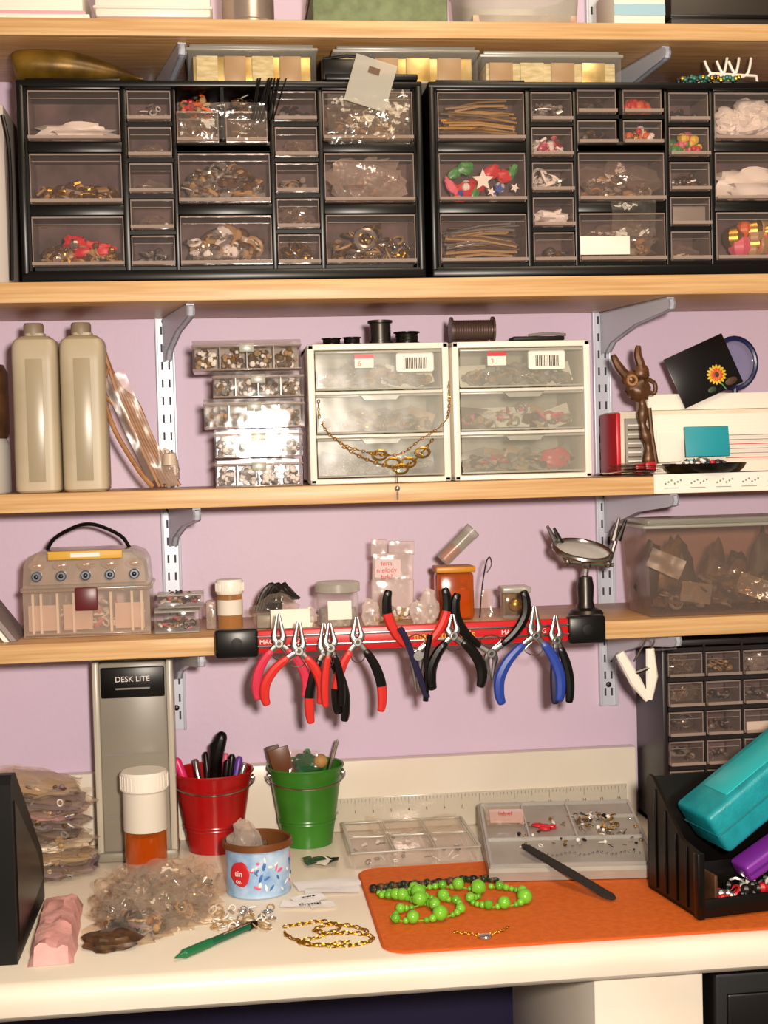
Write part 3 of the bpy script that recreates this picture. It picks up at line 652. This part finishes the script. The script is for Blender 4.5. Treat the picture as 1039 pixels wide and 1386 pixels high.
o.box(x0-5,x1+4,y0-5,y1+2,z1-4,z1,FROST,2); o.box(x0+3,x1-3,y0+3,y1-3,z1,z1+7,FROST2,3)
PD=mat('pouch_dark','#33261e',.5);PT=mat('pouch_tan','#7a6244',.5,col2='#56422c',scale=30)
for i in range(10):
    xa=x0+18+i*22; h=rnd.uniform(60,100); o.ball((0,0,h*.5),(17,9,h*.52),rnd.choice([BROWN,OLIVE,PT,PD,PD]),14,10,.35,.06,i,T=TR(xa,rnd.uniform(-150,-125),z0+4,rnd.uniform(-.3,.3),0,rnd.uniform(-.25,.25)),floor=0)
bits(o,x0+14,x1-8,y0+14,y0+50,z0+4,z0+56,[BR,BR,DK,GY,SIL,DK,PT],120,19,'mixed')
for i in range(5):
    xa=x0+30+i*40; o.sheet((0,0,0),46,26,[GY,BAG2,BAG,BAG2,PD][i],8,4,i,T=TR(xa,y0+14,z0+rnd.uniform(24,70),rnd.uniform(-.3,.3),math.pi/2,rnd.uniform(-.7,.7)))
o.sheet((460,y0+10,z0+60),200,90,BAG,14,5,5,xy=False)
o.end()
# ------------------------------------------------------------------ magnet bar + pliers
o=Ob('magnetic_tool_bar')
yb=-222
o.box(-212,274,-226,yb+1,1026,1048,BLACK,1)
o.box(-165,228,-235,-224,1023,1051,RED,2); o.box(-165,228,-237,-234,1030,1033,METAL,.5);o.box(-165,228,-237,-234,1042,1045,METAL,.5)
for a,b in ((-213,-160),(226,274)): o.box(a,b,-241,yb+1,1019,1054,BLACK,4); o.lathe([(0,0),(7,0),(7,3),(0,4)],(0,0,0),BLACK2,16,T=TR((a+b)/2,-240,1037,0,math.pi/2))
o.text('for magnetic tools',13,(60,-237,1033),YEL); 
for x in (-150,-110,150,190): o.text('MAG',8,(x,-236,1034.5),W_)
o.end()
def pliers(px,pz,L,sl,sr,c1,c2,jaw=36,up=False,y=-242,c1b=None,c2b=None,jr=1.0,lean=0,th=1):
    o=Ob('pliers'); sg=-1 if not up else 1
    T=TR(px,y,pz,0,0,lean); 
    for s,w,c,cb,dy in ((-1,sl,c1,c1b,-1.6),(1,sr,c2,c2b,1.6)):
        P=cr([(-s*1,dy,0),(w*.32,dy,sg*L*.12),(w*.74,dy,sg*L*.34),(w*1.0,dy,sg*L*.6),(w*1.03,dy,sg*L*.84),(w*.95,dy,sg*L)],6)
        n=len(P); k=int(n*.22)
        o.tube(P[:k+2],3,METAL,8,rs=[4.6-.8*i/k for i in range(k+2)],flat=.55,T=T)
        rs=[th*(3.8+2.4*math.sin(math.pi*min(1,(i/(n-k-1))*1.0))**.6) if 0<i<n-k-1 else 3*th for i in range(n-k)]
        if cb:
            h=int((n-k)*.55); o.tube(P[k:k+h+1],4,c,8,rs=rs[:h+1],flat=.75,T=T); o.tube(P[k+h:],4,cb,8,rs=rs[h:],flat=.75,T=T)
        else: o.tube(P[k:],4,c,8,rs=rs,flat=.75,T=T)
        J=[(s*2,dy*.6,-sg*-0 ),(s*5.5*jr,dy*.6,-sg*7),(s*4*jr,dy*.5,-sg*jaw*.5),(s*1.2,dy*.4,-sg*jaw)]
        o.tube(cr(J,4),3,METAL,8,rs=[5.5*jr-(5.5*jr-1.2)*i/12 for i in range(13)],flat=.7,T=T)
    o.lathe([(0,-4.5),(5,-4.5),(6,-3),(6,3),(5,4.5),(0,4.5)],(0,0,0),METAL,16,T=T@TR(0,0,0,0,math.pi/2)); o.lathe([(0,-5.4),(2.6,-5.4),(2.6,5),(0,5)],(0,0,0),DKMETAL,12,T=T@TR(0,0,0,0,math.pi/2))
    o.tube(cr([(-2,0,sg*6),(sl*.3,0,sg*L*.22),(0,0,sg*L*.3),(sr*.3,0,sg*L*.22),(2,0,sg*6)],4),.7,METAL,5,T=T)
    return o.end()
pliers(-135.5,1036,68,-28,31,PINKR,PINKR,36,y=-243)
pliers(-112,1027,66,-40,27,REDR,REDR,36,y=-251,lean=.03)
pliers(-80,1024,88,-20,23,BLACK,BLACK,34,y=-243,c1b=REDR,c2b=BLACK)
pliers(-74,1030,72,-8,12,REDR,BLACK,30,y=-259,th=.8)
pliers(-39.5,1034,88,-27,28,REDR,BLACK,30,y=-243,c1b=BLACK,c2b=REDR)
pliers(33,1016,80,-34,39,REDR,REDR,46,True,y=-243,c1b=BLACK,c2b=BLACK)
pliers(78,1038,66,-28,34,BLACK,BLACK,26,y=-251,th=1.1)
pliers(126,1013,76,-42,45,BLACK,BLACK,34,True,y=-243)
pliers(181,1034,84,-46,30,BLUE,BLUE,36,y=-251,th=1.1)
pliers(209,1026,80,-3,16,NAVY,BLACK,30,y=-243)
o=Ob('precision_side_cutter')
o.tube(cr([(12,-250,1050),(20,-251,1035),(30,-251,1005),(44,-250,962)],5),4,NAVY,8,rs=None); o.tube(cr([(50,-250,1040),(44,-251,1010),(44,-251,985),(42,-250,958)],5),3.5,BLACK,8); o.lathe([(0,-4),(6,-4),(6,4),(0,4)],(0,0,0),METAL,14,T=TR(34,-251,1015,0,math.pi/2));o.end()
o=Ob('white_spring_clip')
T=TR(330,-214,0,.0)
o.tube([(4,0,940),(-12,0,965),(-32,0,1002)],5,WHITE,8,rs=[4,8,6],flat=.5,T=T);o.tube([(6,0,940),(10,0,970),(8,0,1006)],5,WHITE,8,rs=[4,8,5.5],flat=.5,T=T)
o.tube([(-14,0,975),(8,0,982)],3,METAL,T=T); o.tube(cr([(8,0,1004),(14,0,1016),(6,0,1020),(0,0,1012),(-14,0,990)],5),1.3,METAL,6,T=T); o.tube([(8,0,1004),(46,10,1003)],1.3,METAL,6,T=T); o.end()
# ------------------------------------------------------------------ small cabinet at right
o=Ob('small_parts_cabinet')
x0,x1,y0,y1,z0,z1=380,604,-130,-8,DZ+.5,1003
DKC=mat('cabinet_dark','#1d1517',.4)
o.box(x0,x1,y0+2,y1,z0,z0+8,DKC,1);o.box(x0,x1,y0+2,y1,z1-8,z1,DKC,1);o.box(x0,x0+7,y0,y1,z0,z1,DKC,1.5);o.box(x1-7,x1,y0,y1,z0,z1,DKC,1.5)
o.box(x0+5,x1-5,y0+70,y0+72,z0+5,z1-5,CBACK)
for c in range(4):
    xa=x0+8+c*52.5
    if c: o.box(xa-3,xa,y0+1,y0+70,z0+5,z1-5,DKC)
    for r_ in range(6):
        za=z0+12+r_*40
        o.box(xa,xa+50,y0+1,y0+70,za+34.5,za+40,DKC)
        ct={(0,5):('bag',[BAG],1,4,.7),(0,4):('bag',[BAG],1,4,.8),(0,3):('ring',[SIL],5,18,.4),(1,5):('chip',[TN,OLIVE],14,9,.5),(2,5):('bag',[BAG2],1,3,.7),(2,3):('card',[PAPER],1,1,.35)}.get((c,r_),('chip',[GY,BR,DK],10,9,.4))
        drawer(o,xa+.5,xa+49,za,za+34,y0+3,55,ct)
o.end()
# ------------------------------------------------------------------ desk things
o=Ob('folding_desk_lamp')
LG=mat('lamp_grey','#958e80',.35,col2='#8a8376',scale=6)
LS=mat('lamp_side','#beb6a6',.3)
x0,x1=-372,-272
o.box(x0+6,x1-6,-104,-62,DZ+6,1002,LG,5); o.box(x0-3,x1+3,-112,-45,DZ+.5,DZ+14,LG,5)
o.box(x0-2,x0+7,-108,-58,DZ+8,1004,LS,3); o.box(x1-7,x1+2,-108,-58,DZ+8,1004,LS,3)
o.box(x0-5,x1+6,-110,-56,1004,1012,LG,3)
o.box(x0+9,x1-9,-106.5,-103,955,995,BLACK,2); o.text('DESK LITE',10,((x0+x1)/2,-107.2,976),W_); o.box(x0+28,x1-28,-107,-106.4,966,968,GY)
for z in (880,800): o.box(x0+12,x1-12,-105.2,-103.8,z,z+1.5,GY)
o.end()
pill('prescription_bottle',-307,-178,DZ+.5,28,134,.17,(.45,.82),.5)
def bucket(nm,cx,cy,m,rb,rt,h,hang):
    o=Ob(nm)
    o.lathe([(0,0),(rb,0),(rb,3),(rb+(rt-rb)*.97,h-3),(rt+1.5,h-3),(rt+2.4,h-1),(rt+1.5,h+1),(rt-.5,h),(rb-1,5),(0,5)],(cx,cy,DZ+.5),m,44)
    for t in (.28,.32): o.lathe([(rb+(rt-rb)*t,h*t),(rb+(rt-rb)*t+1,h*t+1.5),(rb+(rt-rb)*(t+.03),h*(t+.03))],(cx,cy,DZ+.5),m,44)
    for s in (-1,1): o.lathe([(0,-1),(5,-1),(5,1.5),(0,2)],(0,0,0),METAL,12,T=TR(cx+s*(rt),cy,DZ+h-12,0,0,math.pi/2))
    P=[]
    for k in range(17):
        a=math.pi*k/16; P.append((cx+(rt+3)*math.cos(a),cy-(rt-2)*math.sin(a)*1.06-2*math.sin(a),DZ+h-12-10*math.sin(a)))
    o.tube(P,1.2,METAL,6); o.end()
bucket('red_metal_bucket',-222,-68,REDB,35,52,106,True)
bucket('green_metal_bucket',-98,-64,GREEN,34,50,106,True)
def pen(o,b,t,r,m,m2=None):
    b=Vector(b);t=Vector(t);d=t-b
    o.tube([b,b+d*.05,b+d*.6,b+d*.62],r,m,10,rs=[r*.3,r,r,r*1.05]); o.tube([b+d*.62,b+d*.97,t],r,m2 or m,10,rs=[r*1.1,r*1.1,r*.6])
o=Ob('pens_and_craft_tools')
bx,by=-222,-68
pen(o,(bx-5,by,DZ+8),(bx+6,by-16,DZ+148),8,BLACK); o.tube(cr([(bx+2,by-12,DZ+100),(bx+6,by-16,DZ+130),(bx+12,by-18,DZ+152),(bx+16,by-18,DZ+160)],4),6,BLACK,10,rs=[6,7,7.5,8,8.5,9,9,8.5,8,7.5,6.5,5,3])
pen(o,(bx+8,by+4,DZ+8),(bx+26,by-8,DZ+128),4.5,NAVY,BLACK);pen(o,(bx+10,by+8,DZ+8),(bx+36,by+4,DZ+122),4.5,mat('violet','#6a3aa0',.4));pen(o,(bx,by+14,DZ+8),(bx+18,by+20,DZ+124),4,P_)
pen(o,(bx-12,by,DZ+8),(bx-48,by-6,DZ+126),5,mat('hot_pink','#e8286c',.35));pen(o,(bx-10,by+10,DZ+8),(bx-24,by+22,DZ+118),4,METAL);pen(o,(bx+12,by-4,DZ+8),(bx+42,by-14,DZ+116),4,BLACK,SIL)
pen(o,(bx+2,by-6,DZ+8),(bx+20,by-22,DZ+124),4,R_,BLACK);pen(o,(bx-4,by+14,DZ+8),(bx-10,by+26,DZ+126),3.5,BLACK)
o.end()
o=Ob('tape_and_tool_bundle')
bx,by=-98,-64
o.box(-14,14,-2,2,0,62,mat('brown_tape','#6b3c1e',.3),1,TR(bx-22,by-4,DZ+72,0,.05,-.25));o.box(-9,9,-2,2,0,62,BROWN,1,TR(bx-32,by+8,DZ+72,0,0,-.2))
o.ball((bx+2,by,DZ+98),(22,18,22),mat('green_cellophane','#2a5f3a',.2),14,9,.5,.06,4)
pen(o,(bx+5,by,DZ+10),(bx+44,by-14,DZ+142),2.2,TAN,SIL);o.ball((bx+20,by-8,DZ+112),(10,9,10),mat('cork_tan','#b98a50',.6));pen(o,(bx-4,by+4,DZ+10),(bx+4,by+8,DZ+126),4,G_)
o.sheet((0,0,0),40,44,BAG,8,6,7,T=TR(bx-2,by-16,DZ+108,0,1.4,.1))
o.end()
o=Ob('blue_patterned_round_tin')
c=(-169,-266,DZ+.5)
TIN=mat('tin_blue','#7fa6d0',.35,col2='#b9cfe6',scale=45)
o.lathe([(0,0),(37,0),(39,2),(38.5,4),(38.5,54),(40,56)],c,TIN,44); o.lathe([(40,56),(42,57),(42,63),(40,65),(38,63),(38,30),(0,30)],c,mat('tin_rim','#7a4a28',.35,.3),44)
for k in range(34):
    a=math.pi*(1.3+.7*rnd.random()); z=rnd.uniform(8,50); m=rnd.choice([mat('tin_blue_dark','#3f6cab',.4),W_,mat('tin_blue_dark','#3f6cab'),W_,P_])
    T=TR(c[0]+39*math.cos(a),c[1]+39*math.sin(a),c[2]+z,a+math.pi/2,0,rnd.uniform(0,3)); o.ball((0,0,0),(rnd.uniform(2,6),.7,rnd.uniform(1,2)),m,8,5,T=T)
T=TR(c[0]-22,c[1]-33,c[2]+30,-.6)
o.ball((0,0,0),(13,2.2,15),mat('logo_red','#c3242c',.4),20,10,.12,.05,3,T=T)
o.text('tin',10,(c[0]-24,c[1]-36.5,c[2]+29),W_,rot=(math.pi/2,0,-.6)); o.text('co.',7,(c[0]-24,c[1]-36,c[2]+21),W_,rot=(math.pi/2,0,-.6))
o.ball((c[0]-16,c[1]-4,c[2]+56),(20,20,30),BAG2,14,10,.6,.06,8); bits(o,c[0]-30,c[0]+30,c[1]-28,c[1]+28,c[2]+30,c[2]+58,[BR,TN,OLIVE],60,15,'mixed')
o.end()
o=Ob('black_tape_dispenser_box')
o.prism([(-470,DZ+.5),(-474,DZ+190),(-466,DZ+199),(-440,DZ+196),(-252,DZ+60),(-244,DZ+40),(-244,DZ+.5)],-560,-425,BLACK2,ax='x')
o.prism([(-455,DZ+20),(-458,DZ+170),(-300,DZ+70),(-262,DZ+30)],-425,-423.5,BLACK,ax='x'); o.end()
o=Ob('pink_foam_sponge')
def soft(o,cx,cy,lx,ly,z,h,m,seed,rot):
    n=18;vs=[];fs=[]
    T=TR(cx,cy,z,rot)
    for j in range(n+1):
        for i in range(9):
            u=i/8*2-1;v=j/n*2-1
            e=min(1,(1-abs(u)**4)**.5*(1-abs(v)**8)**.5)
            nn=noise.noise(Vector((u*1.6,v*5,seed)))
            vs.append((u*lx*(1+.12*noise.noise(Vector((v*3,seed,0)))),v*ly,h*e*(.8+.35*nn)+.3))
    for j in range(n):
        for i in range(8):
            a=j*9+i;fs.append((a,a+1,a+10,a+9))
    o.put(vs,fs,m,T)
soft(o,-395,-380,24,98,DZ,26,PINK,3,.05)
o.end()
o=Ob('stacked_zip_bags_of_supplies')
PM=[mat('mauve_paper','#7e6a78',.6),mat('rose_paper','#b98f98',.6),mat('grey_paper','#8f8894',.5),BROWN,PAPER,mat('tan_paper','#b49a76',.6)]
z=DZ+3
for i in range(8):
    h=rnd.uniform(13,20); w=rnd.uniform(96,122)
    T=TR(-440+rnd.uniform(-6,2),-135+rnd.uniform(-8,4),z,rnd.uniform(-.15,.15),rnd.uniform(-.06,.06),min(.2,i*.03))
    o.ball((0,0,h*.45),(w*.5,48,h*.5),PM[(i*5)%6],22,12,.45,.06,i*3,T=T)
    o.ball((0,-4,h*.5),(w*.53,54,h*.66),BAG,24,14,.4,.07,i*2,T=T)
    o.sheet((0,-12,h*.9),w+6,94,BAG,14,8,i*2,T,fr=.03)
    bits(o,-495,-392,-188,-172,z,z+h,[TN,W_,BR,GY,PM[0]],14,9,'mixed')
    z+=h*.95
o.end()
o=Ob('bagged_stones_pile')
SM=[BR,TN,GY,DK,mat('stone_mauve','#7a6068',.4),mat('stone_amber','#8a5a2c',.3),SIL]
for (x,y,rx,ry,rz) in ((-295,-330,56,58,30),(-312,-395,36,34,24),(-254,-275,34,44,22),(-330,-300,24,44,20)):
    bits(o,x-rx,x+rx,y-ry*.9,y+ry*.9,DZ+1,DZ+rz*1.05,SM,95,15,'mixed')
for i,(x,y,rx,ry,rz) in enumerate(((-292,-330,62,66,38),(-312,-392,40,42,32),(-254,-278,40,52,30),(-328,-300,30,52,26),(-276,-370,48,30,26))): o.ball((x,y,DZ+10),(rx,ry,rz),BAG,34,20,.7,.08,i+3,floor=DZ+1)
for i in range(4): o.sheet((0,0,0),80,56,BAG,16,16,i,TR(-290+rnd.uniform(-25,25),-330+rnd.uniform(-50,50),DZ+36,rnd.uniform(0,3)),fr=.045)
o.ball((-330,-432,DZ+6),(30,22,11),mat('dark_stone_bag','#382418',.35,col2='#5c4028',scale=90),18,12,.4,.05,3,floor=DZ+1)
o.end()
o=Ob('scattered_silver_findings')
bits(o,-230,-150,-420,-330,DZ+.5,DZ+3,[SIL,W_,TN],40,9,'ring');o.tube(cr([(-225,-400,DZ+3),(-205,-385,DZ+3),(-188,-388,DZ+3),(-186,-402,DZ+3),(-205,-410,DZ+3)],5),2.2,TN);o.end()
o=Ob('green_gel_pen')
a=Vector((-261,-494,DZ+5.5));b=Vector((-176,-402,DZ+5.5));GP=mat('pen_green','#1a6a40',.3);d=b-a
o.tube([a,a+d*.08,a+d*.1,a+d*.42],4,GP,12,rs=[1,3.2,5,5]);o.tube([a+d*.42,a+d*.9],4.4,mat('pen_dark_green','#14583a',.25),12);o.tube([a+d*.9,a+d*.92,b],4,BLACK,12,rs=[5,5,3.5]);o.tube([a+d*.55+Vector((2,-2,5)),a+d*.9+Vector((2,-2,5))],1.2,METAL,6);o.end()
o=Ob('orange_craft_mat')
def rr(x0,x1,y0,y1,r,n=8):
    P=[]
    for cx,cy,a0 in ((x1-r,y1-r,0),(x0+r,y1-r,90),(x0+r,y0+r,180),(x1-r,y0+r,270)):
        for k in range(n+1):
            a=math.radians(a0+90*k/n);P.append((cx+r*math.cos(a),cy+r*math.sin(a)))
    return P
o.prism(rr(-44,560,-514,-212,26),DZ+.4,DZ+3,ORANGE,ax='z'); o.tube([(p[0],p[1],DZ+2.2) for p in rr(-44,560,-514,-212,26)],1.6,mat('mat_edge','#c9560c',.7),6,True); o.end()
MZ=DZ+3.6
o=Ob('green_bead_necklace')
def beads(P,ms,rf,step=1):
    P=cr(P,30); acc=0; i=0; need=0
    for a,b in zip(P,P[1:]):
        acc+=(b-a).length
        if acc>=need:
            r=rf(i); q=b+Vector((0,0,r)); o.ball(q,(r,r,r*.95),ms[i%len(ms)],12,8,.12 if r>5 else 0,.05,i); i+=1; acc=0; need=r*1.9
    o.tube([p+Vector((0,0,3)) for p in P[::4]],.8,LIME,5)
z=MZ
LD=mat('lime_dark','#62aa28',.2)
beads([(-30,-325,z),(-8,-345,z),(12,-375,z),(-14,-395,z),(-22,-425,z),(20,-430,z),(52,-410,z),(56,-380,z),(40,-360,z),(12,-345,z),(10,-320,z),(45,-315,z),(78,-330,z),(86,-355,z),(70,-375,z),(90,-400,z),(124,-395,z),(138,-370,z),(126,-340,z),(100,-325,z)],[LIME,LIME,LD],lambda i:[3.4,4,5.5,3.6,7.5,3.4,4.5,9,3.4,4,6,3.6][i%12])
beads([(-28,-335,z),(10,-360,z),(30,-395,z)],[LIME,LD],lambda i:[4,5,7,4,4,6][i%6])
ob=[DK,mat('bead_darkgreen','#1f3a1a',.3),BR]
P=cr([(-34,-306,z),(0,-300,z),(40,-300,z),(80,-292,z),(116,-300,z)],14)
for i,p in enumerate(P): o.ball(p+Vector((0,rnd.uniform(-3,3),3.4)),3.8 if i%5 else 5.5,ob[i%3],8,6)
P=cr([(-36,-312,z),(-10,-316,z),(24,-310,z)],10)
for i,p in enumerate(P): o.ball(p+Vector((0,0,3)),3.2,ob[i%3],8,6)
o.end()
o=Ob('gold_chain_necklace')
z=DZ+2.2
chain(o,[(-146,-425,z),(-140,-445,z),(-120,-470,z),(-90,-482,z),(-62,-478,z),(-52,-462,z),(-68,-446,z),(-96,-440,z),(-112,-428,z),(-98,-412,z),(-76,-418,z),(-60,-434,z),(-54,-446,z)],GOLD,3,6.6)
chain(o,[(-148,-410,z),(-125,-404,z),(-100,-400,z),(-84,-424,z),(-110,-450,z),(-132,-460,z),(-112,-476,z),(-76,-468,z)],GOLD,2.8,6.6)
o.end()
o=Ob('charm_on_chain')
chain(o,[(34,-468,MZ+1.2),(50,-478,MZ+1.2),(66,-485,MZ+1.2),(84,-478,MZ+1.2),(96,-464,MZ+1.2)],GOLD,1.8,3.4)
o.lathe([(0,0),(7,0),(7.5,1.5),(6,3),(3,3.5),(0,3)],(66,-490,MZ),SIL,16);o.end()
o=Ob('white_label_tags')
for i,(x,y,w,h,a) in enumerate(((-85,-262,80,36,.15),(-82,-290,66,26,-.1),(-112,-318,40,26,.3),(-128,-338,34,22,-.2),(-98,-345,28,20,.1))): o.sheet((0,0,0),w,h,mat('bright_paper','#fbf9fb',.6),5,2.2,i,TR(x,y,DZ+3+i*.4,a))
o.text('Crystal',9,(-112,-350,DZ+6.5),BLACK2,rot=(0,0,.1));o.text('wave',8,(-112,-322,DZ+6.5),BLACK2,rot=(0,0,.3));o.end()
o=Ob('green_foil_scraps')
for i in range(8): o.sheet((0,0,0),26,14,[mat('foil_green','#2c4a34',.3),BLACK2,PAPER,OLIVE][i%4],4,5,i,TR(-94+rnd.uniform(-28,28),-168+rnd.uniform(-14,14),DZ+5+rnd.uniform(0,3),rnd.uniform(0,3)))
o.end()
o=Ob('clear_ruler')
RC=clear('ruler_plastic','#f2f0ea','#f0ece2',.3,.15)
o.box(-60,358,-27,-25,DZ+2,DZ+48,RC,.5)
for k in range(83):
    x=-54+k*5; h=11 if k%10==0 else 7 if k%5==0 else 4; o.box(x-.3,x+.3,-27.6,-27.1,DZ+46-h,DZ+46,GY)
    if k%5==0: o.text(str(k//5),5.5,(x,-27.5,DZ+27),BLACK2,ext=.1)
o.end()
o=Ob('clear_clamshell_tray')
x0,x1,y0,y1=-48,112,-207,-60;z0=DZ+.6
for i in range(3):
    for j in range(2):
        a=x0+i*(x1-x0)/3;b=a+(x1-x0)/3-3;c_=y0+j*(y1-y0)/2;d_=c_+(y1-y0)/2-3
        o.quad((a+3,c_+3,z0+1),(b-3,c_+3,z0+1),(b-3,d_-3,z0+1),(a+3,d_-3,z0+1),CLR)
        for p,q in (((a,c_),(b,c_)),((b,c_),(b,d_)),((b,d_),(a,d_)),((a,d_),(a,c_))):
            o.quad((p[0],p[1],z0+22),(q[0],q[1],z0+22),(q[0],q[1],z0+1),(p[0],p[1],z0+1),CLR)
        o.tube([(p[0],p[1],z0+22) for p in rr(a,b,c_,d_,6,4)],1,FROST,5,True)
for p,q in (((x0-4,y0-4),(x1+2,y0)),((x0-4,y1-2),(x1+2,y1+3)),((x0-4,y0),(x0,y1)),((x1-1,y0),(x1+3,y1))): o.box(p[0],q[0],p[1],q[1],z0+21,z0+23,FROST,.6)
bits(o,x0+4,x1-4,y0+4,y1-4,z0+1,z0+8,[SIL,W_,GY],24,9,'mixed')
o.sheet((44,-120,z0+30),120,90,BAG,14,8,4); o.end()
o=Ob('grey_bead_sorting_case')
GT=clear('grey_case_plastic','#c9c6c2','#b5b1ab',.6,.25)
w=103
o.T=TR(222,-205,0,-.12)
o.prism([(-108,DZ+4.5),(-112,DZ+16),(-108,DZ+20),(108,DZ+44),(112,DZ+40),(112,DZ+4.5)],-w,w,mat('case_grey','#a8a198',.4,col2='#989086',scale=15),ax='x')
def top(y): return DZ+20+(y+108)/216*24
for (xa,xb,ya,yb) in ((-w+2,w-2,-106,-103),(-w+2,w-2,101,104),(-w+2,-w+5,-104,102),(w-5,w-2,-104,102),(-46,-44,-20,102),(14,16,-20,102),(-w+2,w-2,-22,-20),(16,w-2,50,52)):
    o.prism([(ya,top(ya)),(yb,top(yb)),(yb,top(yb)+4),(ya,top(ya)+4)],xa,xb,GT,ax='x')
for i in range(70):
    x=rnd.uniform(-60,95);y=rnd.uniform(-60,60);m=rnd.choice([SIL,GLD,W_,DK,BR,GY]); bits(o,x-8,x+8,y-8,y+8,top(y)-1,top(y)+2,[m],1,6,'mixed')
for k in range(24):
    x=-45+k*5.6;y=-72+4*math.sin(k);o.ball((x,y,top(y)+2),1.8,SIL,8,5)
for x,y,m in ((-22,18,R_),(-30,22,R_),(-14,15,R_),(-22,10,R_)): o.ball((x,y,top(y)+3),(8,6,3),m,10,7,.4,.06,x)
for i in range(60):
    x=rnd.uniform(20,70);y=rnd.uniform(-4,54);bits(o,x-9,x+9,y-9,y+9,top(y),top(y)+6,[GLD,SIL,W_,DK,BR,TN],1,8,'mixed')
o.box(-96,-48,20,90,top(55)-6,top(55)+1,BAG,0,TR(0,0,7,0,0))
o.end()
o=Ob('pink_writing_label')
T=TR(160,-148,DZ+43,-.15,.3);o.box(-22,22,-16,16,-.5,.5,clear('pink_film','#f3dcdc','#ecc9cb',.6,.3),0,T)
o.text('label',10,(158,-150,DZ+45),R_,rot=(.4,0,-.15));o.end()
o=Ob('black_emery_file')
a=Vector((157,-262,DZ+36));b=Vector((233,-400,DZ+7));d=b-a
q=d.to_track_quat('X','Z').to_matrix().to_4x4();L=d.length
o.prism([(0,-2),(8,-6),(L*.5,-7.5),(L-8,-7),(L,-3),(L,3),(L-8,7),(L*.5,7.5),(8,6),(0,2)],-1.2,1.2,mat('emery','#1f1a18',.85,col2='#2c2522',scale=300),T=Matrix.Translation(a)@q,ax='z');o.end()
# organiser on right, turned a few degrees
OT=Matrix.Translation((306,-480,0))@Matrix.Rotation(math.radians(9),4,'Z')@Matrix.Translation((-305,480,0))
o=Ob('black_desktop_organizer'); o.T=OT
x0,x1=305,560
side=[(-480,DZ+4.5),(-482,DZ+70),(-478,DZ+78),(-440,DZ+84),(-372,DZ+138),(-362,DZ+140),(-356,DZ+134),(-356,DZ+4.5)]
o.prism(side,x0,x0+4,BLACK,ax='x');o.prism(side,x1-4,x1,BLACK,ax='x')
for y in (-455,-430,-405,-380): o.box(x0-2,x0,y,y+3,DZ+10,DZ+78+max(0,(y+440)*.8),BLACK,.8)
o.box(x0,x1,-480,-356,DZ+4.5,DZ+9,BLACK,1);o.box(x0,x1,-360,-356,DZ+5,DZ+136,BLACK,1);o.box(x0,x1,-482,-478,DZ+5,DZ+26,BLACK,1.5);o.box(x0,x1,-425,-422,DZ+5,DZ+50,BLACK,1)
o.box(x0-3,x0+6,-484,-472,DZ+4.5,DZ+78,BLACK,2)
o.box(x0+20,x0+24,-478,-425,DZ+8,DZ+50,BROWN,1)
bits(o,x0+26,x1-10,-474,-430,DZ+9,DZ+34,[DK,R_,W_,SIL,BLACK,DK,DK],160,11,'bead');bits(o,x0+26,x1-10,-474,-430,DZ+9,DZ+34,[DK,R_,SIL,BLACK],60,15,'ring');o.end()
o=Ob('teal_pencil_case'); o.T=OT
T=TR(426,-410,DZ+140,0,0,-math.radians(33))
o.box(-98,110,-42,36,-28,24,TEAL,6,T,3);o.box(-99,111,-43,37,-3,-1,mat('teal_seam','#117680',.4),.8,T);o.box(-60,80,-30,22,23.4,25,mat('teal_light','#2bb8c0',.3),.5,T);o.end()
o=Ob('purple_case'); o.T=OT
T=TR(430,-455,DZ+76,0,0,-math.radians(28));o.box(-68,80,-18,18,-10,10,PURP,4,T,3);o.box(-66,78,-19.5,19,-1,1,mat('purple_dark','#4f176b',.4),.5,T);o.end()
# ------------------------------------------------------------------ lights
def area(n,loc,target,size,power,col):
    l=bpy.data.lights.new(n,'AREA');l.shape='DISK';l.size=size;l.energy=power;l.color=col
    ob=bpy.data.objects.new(n,l);S.collection.objects.link(ob);ob.location=loc
    ob.rotation_euler=(Vector(target)-Vector(loc)).to_track_quat('-Z','Y').to_euler()
area('camera_flash',(-.10,-2.0,1.33),(0.0,0,.98),.08,33,(1,.88,.75))
area('ceiling_light',(.3,-1.3,2.45),(0,-.1,1.0),.7,12,(1,.80,.55))
w=bpy.data.worlds.new('room_ambient');S.world=w;w.use_nodes=True
w.node_tree.nodes['Background'].inputs[0].default_value=(1,.82,.66,1);w.node_tree.nodes['Background'].inputs[1].default_value=.2
# ------------------------------------------------------------------ camera
f=1900.0
yaw=math.radians(6.5); pitch=math.radians(2.2); roll=math.radians(1.5)
fw=Vector((math.sin(yaw)*math.cos(pitch),math.cos(yaw)*math.cos(pitch),-math.sin(pitch)))
r0=Vector((math.cos(yaw),-math.sin(yaw),0)); u0=r0.cross(fw)
R=math.cos(roll)*r0-math.sin(roll)*u0; U=math.sin(roll)*r0+math.cos(roll)*u0
cd=bpy.data.cameras.new('camera');co=bpy.data.objects.new('camera',cd);S.collection.objects.link(co);S.camera=co
cd.sensor_fit='VERTICAL';cd.sensor_height=36;cd.lens=f*36/1386;cd.clip_start=.05
M=Matrix((R,U,-fw)).transposed().to_4x4();M.translation=Vector((-.197,-1.95,1.258));co.matrix_world=M
